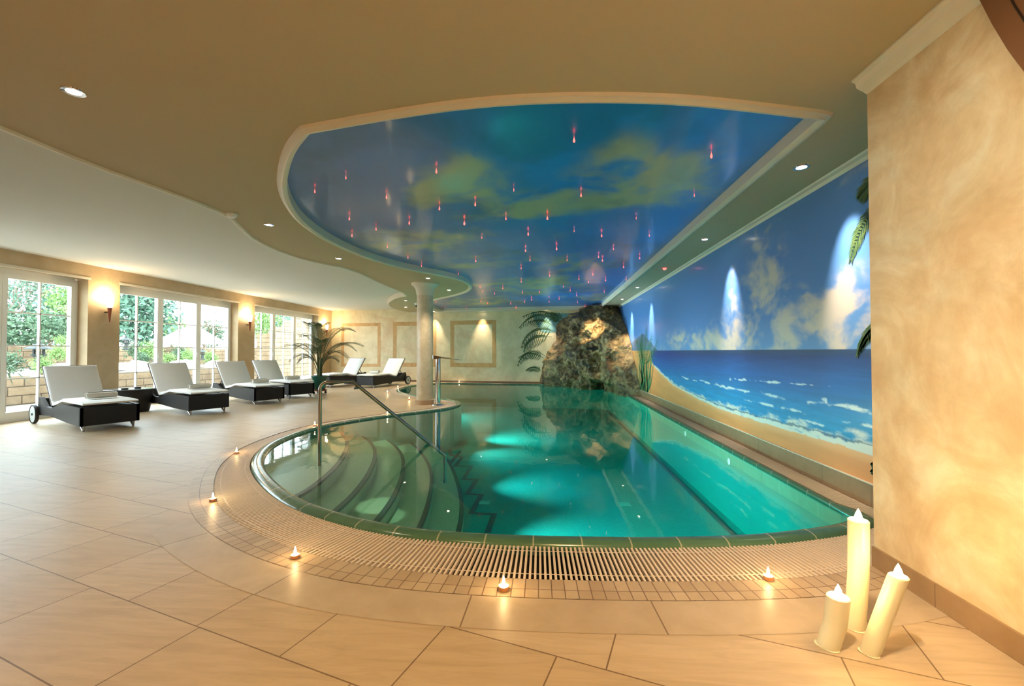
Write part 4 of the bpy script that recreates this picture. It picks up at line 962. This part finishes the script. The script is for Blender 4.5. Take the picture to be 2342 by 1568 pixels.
# ================================================================ TABLES
def table(p, sx, sy, h, rz, lab, name='oval_table', top=True):
    t = empty(name, p, rz); tag(t, lab, 'table')
    MB().lathe([(.36,0),(.38,.05),(.44,h-.03),(.44,h-.015)], 40, sx=sx, sy=sy).build('wicker_base', M['wicker'], t, smooth=True)
    MB().lathe([(.46,h-.014),(.465,h-.006),(.46,h)], 40, sx=sx, sy=sy).build('table_top', M['tabletop'], t, smooth=True, label='grey glass top'); return t
pt = atz(291,889,.46); table((pt.x-.05, pt.y+.05, 0), 0.94, .68, .46, radians(35), 'oval black wicker table with glass top between the first two loungers')
def ashtray(p, lab): 
    o = MB().lathe([(.0005,0),(.05,0),(.06,.03),(.05,.03),(.04,.01),(.0005,.01)], 20, cap=False).build('small_bowl', M['blackgran'], smooth=True); o.location = p; tag(o, lab, 'bowl')
a1 = atz(285,891,.46); a2 = atz(315,888,.46); ashtray((a1.x, a1.y, .461), 'small dark bowl at the middle of the oval table'); ashtray((a2.x, a2.y, .461), 'small dark bowl at the window side of the oval table')
pt = atz(803,851,.42); t = table((pt.x, pt.y, 0), .68, .62, .42, 0, 'low grey round table between the two far loungers', 'side_table')
t.children[0].data.materials[0] = mat('grey_wicker', (.10,.14,.16), .5)
for k_, dxy in enumerate([(-.12,.0),(.05,-.08),(.2,.05)]):
    o = MB().lathe([(.0005,0),(.035,0),(.045,.07),(.0005,.075)], 14, cap=False).build('table_candle', M['teawax'], smooth=True); o.location = (pt.x+dxy[0], pt.y+dxy[1], .421); tag(o, ['left','middle','right'][k_] + ' one of the three small pale candles on the far side table', 'candle', 'candles on the far side table')
# ================================================================ POTTED PALM
pp = atz(731,900); t = empty('potted_palm', (pp.x, pp.y, 0)); tag(t, 'tall areca palm in a green pot on a wheeled stand', 'potted plant')
MB().lathe([(.0005,.13),(.15,.13),(.155,.14),(.205,.46),(.225,.465),(.23,.51),(.21,.515),(.20,.47),(.0005,.455)], 32, cap=False).build('pot', M['pot'], t, smooth=True, label='dark green glazed pot')
MB().lathe([(.0005,.462),(.20,.468)], 24, cap=False).build('soil', M['soil'], t)
dl = MB().lathe([(.0005,.085),(.19,.085),(.20,.105),(.19,.125),(.0005,.125)], 24, cap=False).build('plant_trolley', M['redwood'], t, smooth=True)
for k_ in range(4):
    a_ = pi/4 + k_*pi/2; q = MB().lathe([(.0005,-.014),(.032,-.014),(.036,0),(.032,.014),(.0005,.014)], 16, cap=False); c_ = q.build('castor', M['rubber'], dl, smooth=True); c_.location = (.16*cos(a_), .16*sin(a_), .037); c_.rotation_euler = (pi/2, 0, a_)
    MB().tube([(.16*cos(a_), .16*sin(a_), .05), (.16*cos(a_), .16*sin(a_), .09)], .014, 8).build('castor_stem', M['alu'], dl)
rnd = random.Random(11)
def frond3(base, az, reach, rise, tipz, m, ln=.36, n=30, name='frond'):
    q = MB(); pts = []; az_ = az; d = Vector((cos(az), sin(az), 0)); b = Vector(base)
    P0, P1, P2, P3 = b, b + Vector((0,0,rise*.6)) + d*reach*.05, b + Vector((0,0,rise)) + d*reach*.5, b + Vector((0,0,tipz)) + d*reach
    for i in range(n+1):
        s_ = i/n; pts.append(P0*(1-s_)**3 + P1*3*s_*(1-s_)**2 + P2*3*s_*s_*(1-s_) + P3*s_**3)
    q.tube(pts, [.011*(1-.85*i/n) for i in range(n+1)], 6)
    side = d.cross(Vector((0,0,1))).normalized()
    for i in range(int(n*.38), n+1):
      for hf in (0, .5):
        s_ = min(1, (i+hf)/n); k0 = min(n-1, i); p = pts[k0].lerp(pts[k0+1], hf); tg = (pts[k0+1]-pts[k0]).normalized(); up = side.cross(tg).normalized()
        if up.z < 0: up = -up
        l = ln*(.35+.65*sin(pi*min(1, (s_-.30)/.72)))*rnd.uniform(.85,1.1)
        for sg_ in (-1, 1):
            dd = (tg*.75 + side*sg_*.8 + up*.25).normalized(); w_ = .011; tip = p + dd*l + Vector((0,0,-.22*l)); md = p + dd*l*.5 + Vector((0,0,.0)); wv = tg*w_
            q.add([p - wv*.4, p + wv*.4, md + wv*.7, md - wv*.7, tip], [(0,1,2,3),(3,2,4)])
    return q.build(name, m, t)
# image-right is +x ; fronds placed to follow the silhouette
for (az, reach, rise, tipz) in [(0,1.25,1.15,.88),(-10,.95,.95,.55),(15,1.0,1.2,.75),(178,1.15,1.05,.85),(190,.85,.85,.45),(165,.75,1.3,1.15),(150,.65,1.6,1.55),(110,.5,1.65,1.5),(60,.75,1.55,1.35),(30,.9,1.55,1.32),(-60,.6,1.2,1.0),(-120,.7,1.1,.8),(-90,.4,1.5,1.45),(130,.55,1.1,.7),(5,.5,.7,.45),(200,.5,.75,.42)]:
    frond3((rnd.uniform(-.05,.05), rnd.uniform(-.05,.05), .46), radians(az), reach, rise, tipz, M['frond'])
for k_ in range(5):
    q = MB(); a_ = k_*1.3; q.tube([(.05*cos(a_), .05*sin(a_), .46), (.07*cos(a_), .07*sin(a_), .95+.06*k_)], [.018,.010], 8); q.build('stem', M['stem'], t)
# ================================================================ CANDLES
def tealight():
    t = empty('tea_light'); MB().lathe([(.0005,0),(.019,0),(.021,.016),(.0195,.016),(.0185,.004)], 24, cap=False).build('metal_cup', M['teacup'], t, smooth=True)
    MB().lathe([(.0005,.014),(.019,.0135)], 20, cap=False).build('wax', M['teawax'], t, smooth=True)
    f_ = MB().lathe([(.0005,.014),(.0045,.020),(.006,.028),(.004,.040),(.0005,.052)], 12, cap=False).build('flame', M['flame'], t, smooth=True); return t
tl = tealight()
TL = [(1152,1349,1.35,'tea light burning on the mosaic band at the bottom centre'),(675,1276,1.25,'tea light burning on the mosaic band at the lower left'),(1757,1325,1.25,'tea light burning on the mosaic band left of the pillar candles'),(487,1146,1.3,'tea light burning on the left bend of the mosaic band'),(541,1037,1.3,'tea light burning beyond the left bend of the overflow grating'),(720,974,1.4,'tea light just left of the handrail post on the deck'),(886,949,1.4,'tea light behind the sloping handrail'),(936,914,1.4,'tea light on the deck left of the column base'),(886,899,1.4,'tea light on the deck in front of the far lounger'),(910,887,1.5,'tea light by the round end of the pool lagoon')]
for k_, (x, y, s_, lab) in enumerate(TL):
    p = atz(x, y); o = tl if k_ == 0 else copy_tree(tl); o.location = (p.x, p.y, .003); o.scale = (s_,)*3; tag(o, lab, 'candle', 'tea lights round the pool')
    lamp('POINT', (p.x, p.y, .075*s_), .55, (1,.62,.25), size=.01)
p = atf(1049, 872, .3); o = copy_tree(tl); o.location = (p.x, farY(p.x)-.20, .003); o.scale = (1.5,)*3; tag(o, 'tea light on the pool rim at the foot of the far wall', 'candle', 'tea lights round the pool')
def pillar(b, mid, tip, r, lab, power):
    t = empty('pillar_candle', b); tag(t, lab, 'candle', None); B0 = Vector(b); mid = Vector(mid)-B0; tip = Vector(tip)-B0
    ctrl = [Vector((0,0,0)), mid, tip]; q = MB(); n = 32; ring = []; K = 24
    for i in range(K+1):
        s_ = i/K; c = (Vector((0,0,0)).lerp(mid, s_*2) if s_ < .5 else mid.lerp(tip, s_*2-1)); ring.append((c, r*(.93 if i == 0 else 1)))
    sm = [ring[0][0]] + [(ring[i-1][0]+ring[i][0]*2+ring[i+1][0])/4 for i in range(1, K)] + [ring[K][0]]
    for i in range(K+1):
        for k2 in range(n): a_ = 2*pi*k2/n; q.v.append((sm[i].x + ring[i][1]*cos(a_), sm[i].y + ring[i][1]*sin(a_), sm[i].z))
    for i in range(K):
        for k2 in range(n): a_ = i*n+k2; b_ = i*n+(k2+1) % n; q.f.append((a_, b_, b_+n, a_+n)); q.mi.append(0)
    # molten bowl with a raised rim
    for rr, dz in ((.88,.004),(.78,-.012),(.3,-.018),(.02,-.018)):
        st = len(q.v)
        for k2 in range(n): a_ = 2*pi*k2/n; q.v.append((tip.x + r*rr*cos(a_), tip.y + r*rr*sin(a_), tip.z+dz))
        for k2 in range(n): a_ = st-n+k2; b_ = st-n+(k2+1) % n; q.f.append((a_, b_, b_+n, a_+n)); q.mi.append(0)
    q.f.append(tuple(range(n))[::-1]); q.mi.append(0)
    q.build('wax_body', M['wax'], t, smooth=True)
    MB().tube([tip + Vector((0,0,-.02)), tip + Vector((.002,0,.008))], .0015, 6).build('wick', M['rubber'], t)
    MB().lathe([(.0005,.0),(.011,.006),(.015,.018),(.010,.036),(.0005,.056)], 14, c=tuple(tip + Vector((0,0,-.005))), cap=False).build('flame', M['flame'], t, smooth=True)
    rnd2 = random.Random(int(r*1e4)+int(power)); d_ = MB()
    pts = [Vector((cos(a_*pi/12), sin(a_*pi/12)))*(r*(1.06+.10*sin(a_*pi/12*3))) for a_ in range(24)]
    d_.v = [(p.x, p.y, .002) for p in pts] + [(p.x*.9, p.y*.9, .004) for p in pts]; d_.f = [(i, (i+1) % 24, (i+1) % 24+24, i+24) for i in range(24)] + [tuple(range(24,48))]; d_.mi = [0]*25
    d_.build('wax_puddle', M['wax'], t)
    lamp('POINT', B0 + tip + Vector((0,0,.075)), power, (1,.62,.24), size=.015)
c = atz(1966,1444); c.y += .03; pillar(c, (c.x+.018, c.y, .22), (c.x+.022, c.y, .462), .039, 'tallest ivory pillar candle, burning in front of the pier corner', 1.6)
c = atz(1905,1488); c.y += .03; pillar(c, (c.x+.028, c.y, .09), (c.x+.042, c.y, .20), .041, 'short stout ivory pillar candle, leftmost of the three', 1.6)
c = atz(2002,1504); c.y += .03; pillar(c, (c.x+.056, c.y, .155), (c.x+.112, c.y, .305), .034, 'slim leaning ivory candle, nearest the pier skirting', 1.2)
# ================================================================ GARDEN OUTSIDE
q = MB().box((-60,-20,-.3),(LX-.35,60,-.02)); o = q.build('garden_ground', M['ground']); tag(o, 'pale gravel ground outside the windows', 'ground'); o['kind'] = 'structure'
def bumpy_box(name, x0, x1, y0, y1, z0, ztop, m, lab, cat, step=.25):
    q = MB(); ny = int((y1-y0)/step); r_ = random.Random(int(y0*10))
    for i in range(ny+1):
        y = y0 + (y1-y0)*i/ny; z = ztop(y) + r_.uniform(-.02,.02); jx = r_.uniform(-.02,.02)
        q.v += [(x1+jx, y, z0), (x1+jx, y, z), (x0, y, z), (x0, y, z0)]
    for i in range(ny):
        for j in range(4): a_ = i*4+j; b_ = i*4+(j+1) % 4; q.f.append((a_, b_, b_+4, a_+4)); q.mi.append(0)
    q.f += [(0,1,2,3), tuple(ny*4+j for j in (3,2,1,0))]; q.mi += [0,0]
    o = q.build(name, m); tag(o, lab, cat); return o
bumpy_box('garden_wall', -12.4, -11.9, 3, 18.55, -.05, lambda y: .62 + .02*sin(y), M['stonewall'], 'low sandstone block wall outside the first windows', 'garden wall')
bumpy_box('terrace_bank', -17, -12.42, 2, 18.55, -.05, lambda y: .60 + .03*sin(y*3), M['boulder'], 'pale sunlit terrace behind the low garden wall', 'terrace', .5)
bumpy_box('garden_wall', -12.9, -12.2, 18.6, 34, -.05, lambda y: 2.0 + min(1.6, max(0, int((y-18.8)/.8)*.36)), M['stonewall'], 'high stepped sandstone wall outside the farthest window', 'garden wall')
bumpy_box('garden_wall', -18.6, -18.0, 10, 34, .3, lambda y: 1.35 + .03*sin(y), M['stonewall'], 'sandstone wall on the upper terrace beyond the parasol', 'garden wall')
def foliage(name, c, rx, ry, rz, n, leaf, m, lab, cat, seed, cone=False, trunk=None, group=None, parent=None):
    gz = .635 if c[0] > -17 and c[1] < 18.4 else -.02
    trunk = max(0, c[2]-gz); c = (c[0], c[1], gz)
    r_ = random.Random(seed); t = empty(name, (c[0], c[1], c[2])); tag(t, lab, cat, group); q = MB()
    for k_ in range(n):
        u = r_.random()*2*pi; v = r_.uniform(-1,1); s_ = r_.random()**.4*(1 + .25*sin(3*u + 5*v))
        if cone: z = r_.random(); p = Vector((cos(u)*rx*(1-z)*s_, sin(u)*ry*(1-z)*s_, z*rz*2))
        else: w_ = sqrt(1-v*v); p = Vector((cos(u)*w_*rx*s_, sin(u)*w_*ry*s_, rz + v*rz*s_))
        a_ = Vector((r_.gauss(0,1), r_.gauss(0,1), r_.gauss(0,1))).normalized(); b_ = a_.cross(Vector((r_.gauss(0,1), r_.gauss(0,1), r_.gauss(0,1)))).normalized(); l = leaf*r_.uniform(.6,1.4)
        z0 = trunk or 0
        p.z += z0; q.add([p, p + a_*l*.5 + b_*l*.25, p + a_*l, p + a_*l*.5 - b_*l*.25], [(0,1,2,3)])
    q.build('foliage', m, t)
    q = MB(); h_ = (trunk or 0) + rz*1.2; q.tube([(0,0,-.05),(0,0,h_)], [max(.015, rx*.06), .01], 8)
    for k_ in range(4): a_ = k_*1.6; q.tube([(0,0,h_*.5),(cos(a_)*rx*.5, sin(a_)*ry*.5, h_*.9)], [.01,.004], 6)
    q.build('trunk', M['bark'], t); return t
def bare_tree(c, h, lab, seed):
    r_ = random.Random(seed); t = empty('bare_tree', c); tag(t, lab, 'tree'); q = MB()
    def br(p, d, l, r0, dep):
        e = p + d*l; q.tube([p, e], [r0, r0*.6], 5, cap=False)
        if dep:
            for _ in range(3): br(e, (d + Vector((r_.uniform(-.6,.6), r_.uniform(-.6,.6), r_.uniform(-.1,.4)))).normalized(), l*.7, r0*.55, dep-1)
    br(Vector((0,0,0)), Vector((0,0,1)), h*.35, .06, 4); q.build('branches', M['bark'], t)
GY = .6
def gp(x, y, X): return atx(x, y, X)
# x,y pixel of centre -> at distance X
def bush(x, y, X, r, lab, m, seed, name='shrub', cat='shrub', n=900, leaf=None, zs=1):
    c = gp(x, y, X); foliage(name, (c.x, c.y, c.z - r*zs), r, r, r*zs, n, leaf or r*.22, m, lab, cat, seed, group=None)
bush(22,838,-13.6,.28,'dark round shrub at the left edge of the first window',M['leafC'],1)
bush(96,842,-12.9,.22,'green shrub at the foot of the stone lantern',M['leafB'],2)
bush(132,808,-14.0,.24,'bright green clipped ball right of the stone lantern',M['leafB'],3)
bush(140,778,-14.6,.16,'small bright ball shrub above the clipped ball',M['leafB'],4)
bush(150,690,-16.5,.55,'cloud pruned upper tree ball in the first window',M['leafB'],5,'cloud_pruned_tree','tree')
bush(115,748,-15.2,.45,'lower ball of the cloud pruned tree in the first window',M['leafC'],6,'cloud_pruned_tree','tree')
bush(100,670,-30,2.6,'tall blue green conifer far behind the stone lantern',M['leafA'],7,'conifer','tree',2600,.30,1.2)
bush(30,765,-21,1.2,'dark hedge behind the stone lantern',M['leafC'],8,'hedge','hedge',1600,.2,.8)
bush(158,752,-16.6,.6,'hedge behind the cloud pruned tree',M['leafC'],9,'hedge','hedge',1600,.2,.6)
bush(310,712,-19.5,1.5,'large blue green conifer in the left part of the middle window',M['leafA'],10,'conifer','tree',2800,.26,1.3)
bush(327,820,-14,.24,'dark green ball shrub in the middle window',M['leafC'],11)
bush(306,800,-15.4,.3,'loose dark shrub left of the ball shrub',M['leafC'],12)
bush(345,800,-15,.35,'light green shrub right of the ball shrub',M['leafB'],13)
bush(386,818,-14.0,.2,'bright green ball shrub in front of the parasol',M['leafB'],14)
bush(410,808,-15.2,.3,'dark low shrub under the parasol',M['leafC'],15)
bush(392,755,-22,.9,'light green hedge left of the parasol',M['leafB'],16,'hedge','hedge',1200,.16)
bush(485,765,-24,.95,'grey green round bush behind the parasol',M['leafC'],17,'bush','shrub',1300,.18)
bush(432,812,-14.4,.28,'low pale green plant under the parasol edge',M['leafB'],18)
bush(480,822,-14.2,.30,'mixed shrub beside the small stone lantern',M['leafB'],19)
bush(600,740,-20,1.3,'light green tree at the left of the farthest window',M['leafB'],20,'tree','tree',1500,.2)
bush(640,740,-26,2.0,'dark green tree in the farthest window',M['leafA'],21,'tree','tree',2200,.26,.9)
bush(706,742,-30,1.7,'dark green tree behind the palm in the farthest window',M['leafA'],22,'tree','tree',2200,.26,.9)
c = gp(466,760,-20); bare_tree((c.x, c.y, -.05), 4.1, 'thin bare tree beside the parasol in the middle window', 5)
c = gp(12,700,-26); bare_tree((c.x, c.y, -.05), 5.5, 'bare tree at the left edge of the first window', 8)
def lantern(x, y, X, s_, lab):
    c = gp(x, y, X); t = empty('stone_lantern', (c.x, c.y, c.z)); t.scale = (s_,)*3; tag(t, lab, 'stone lantern')
    MB().lathe([(.22,0),(.24,.08),(.12,.12),(.10,.45),(.20,.50),(.22,.56)], 8).build('pedestal', M['blackgran'], t)
    q = MB()
    for k_ in range(4): a_ = pi/4+k_*pi/2; q.box((.12*cos(a_)-.03,.12*sin(a_)-.03,.56),(.12*cos(a_)+.03,.12*sin(a_)+.03,.74))
    q.build('light_box', M['blackgran'], t)
    MB().lathe([(.38,.74),(.36,.78),(.18,.88),(.10,.94)], 6).build('roof', M['blackgran'], t)
    MB().lathe([(.05,.93),(.07,.98),(.06,1.04),(.01,1.10)], 12).build('finial', M['blackgran'], t, smooth=True)
lantern(88,845,-13.2,.72,'dark stone lantern with a wide roof in the first window')
lantern(463,822,-14.0,.42,'small dark stone lantern in the right part of the middle window')
lantern(288,800,-14.2,.45,'dark stone lantern at the left edge of the middle window')
# parasol outside
c = gp(437,790,-16.5); GZ = .62 if c.y < 18.3 else -.02; t = empty('garden_parasol', (c.x, c.y, GZ)); tag(t, 'white garden parasol standing outside the middle window', 'parasol')
H0 = .60 - GZ - .02
MB().tube([(0,0,0),(0,0,1.75+H0)], .03, 12).build('pole', M['white'], t, smooth=True)
MB().lathe([(.02,1.80),(.5,1.62),(1.25,1.12),(1.25,.95),(1.22,.95),(1.22,1.10),(.02,1.75)], 10, c=(0,0,H0), cap=False).build('canopy', M['canvas'], t)
# boulders
for k_, (x, y, X, r, lab) in enumerate([(145,838,-13.3,.36,'pale boulder right of the first stone lantern'),(300,838,-13.3,.38,'pale boulder at the left of the middle window'),(360,845,-13.3,.30,'pale boulder behind the second lounger'),(420,842,-13.3,.38,'pale boulder below the parasol'),(490,845,-13.3,.3,'pale boulder at the right of the middle window')]):
    c = gp(x, y, X); q = MB(); r_ = random.Random(k_); nb_ = 12
    for i in range(9):
        th_ = pi/2*i/8
        for j in range(nb_):
            ph = 2*pi*j/nb_; rr = r*(1 + .35*mn.noise(Vector((cos(ph)*1.3, sin(ph)*1.3, th_+k_*3)))); q.v.append((rr*cos(th_)*cos(ph), rr*1.5*cos(th_)*sin(ph), rr*.7*sin(th_)))
    for i in range(8):
        for j in range(nb_): a_ = i*nb_+j; b_ = i*nb_+(j+1) % nb_; q.f.append((a_, b_, b_+nb_, a_+nb_)); q.mi.append(0)
    o = q.build('boulder', M['boulder'], smooth=True); o.location = (c.x, min(c.y, 18.0), .61); tag(o, lab, 'boulder')
# house
c = gp(400,700,-34); t = empty('garden_house', (c.x, c.y, 0)); tag(t, 'white rendered house with grey windows behind the garden', 'house')
MB().box((-6,-4,0),(0,26,8)).build('house_wall', M['render'], t)
for (x0, x1, y0, y1) in [(390,402,690,708),(390,402,714,724),(405,412,690,712),(390,402,730,742),(500,508,690,740)]:
    A = atx(x0, y0, -33.95); B = atx(x1, y1, -33.95); q = MB().box((.0, min(A.y,B.y)-c.y, B.z), (.06, max(A.y,B.y)-c.y, A.z)); q.build('house_window', M['shutter'], t)
# outdoor yucca at the left edge
c = gp(8,845,-9.9); t = empty('outdoor_palm', (c.x, c.y, 0)); tag(t, 'spiky palm outside at the left edge of the first window', 'plant')
rnd = random.Random(5)
MB().tube([(0,0,0),(0,0,.85)], .04, 8).build('trunk', M['bark'], t)
q = MB()
for k_ in range(22):
    a_ = rnd.uniform(0, 2*pi); d = Vector((cos(a_), sin(a_), rnd.uniform(-.5,.9))).normalized(); p = Vector((0,0,.85)); l = .55; sd = d.cross(Vector((0,0,1))).normalized()*.016; e = p + d*l + Vector((0,0,-.18)); md = p + d*l*.5
    q.add([p-sd*.5, p+sd*.5, md+sd, md-sd, e], [(0,1,2,3),(3,2,4)])
q.build('leaves', M['leafC'], t)
# sunlight outside
sn = bpy.data.lights.new('sun', 'SUN'); sn.energy = 2; sn.angle = .1; sn.color = (1,.97,.9); so_ = bpy.data.objects.new('sun', sn); COL.objects.link(so_); so_.rotation_euler = (radians(48), 0, radians(95))
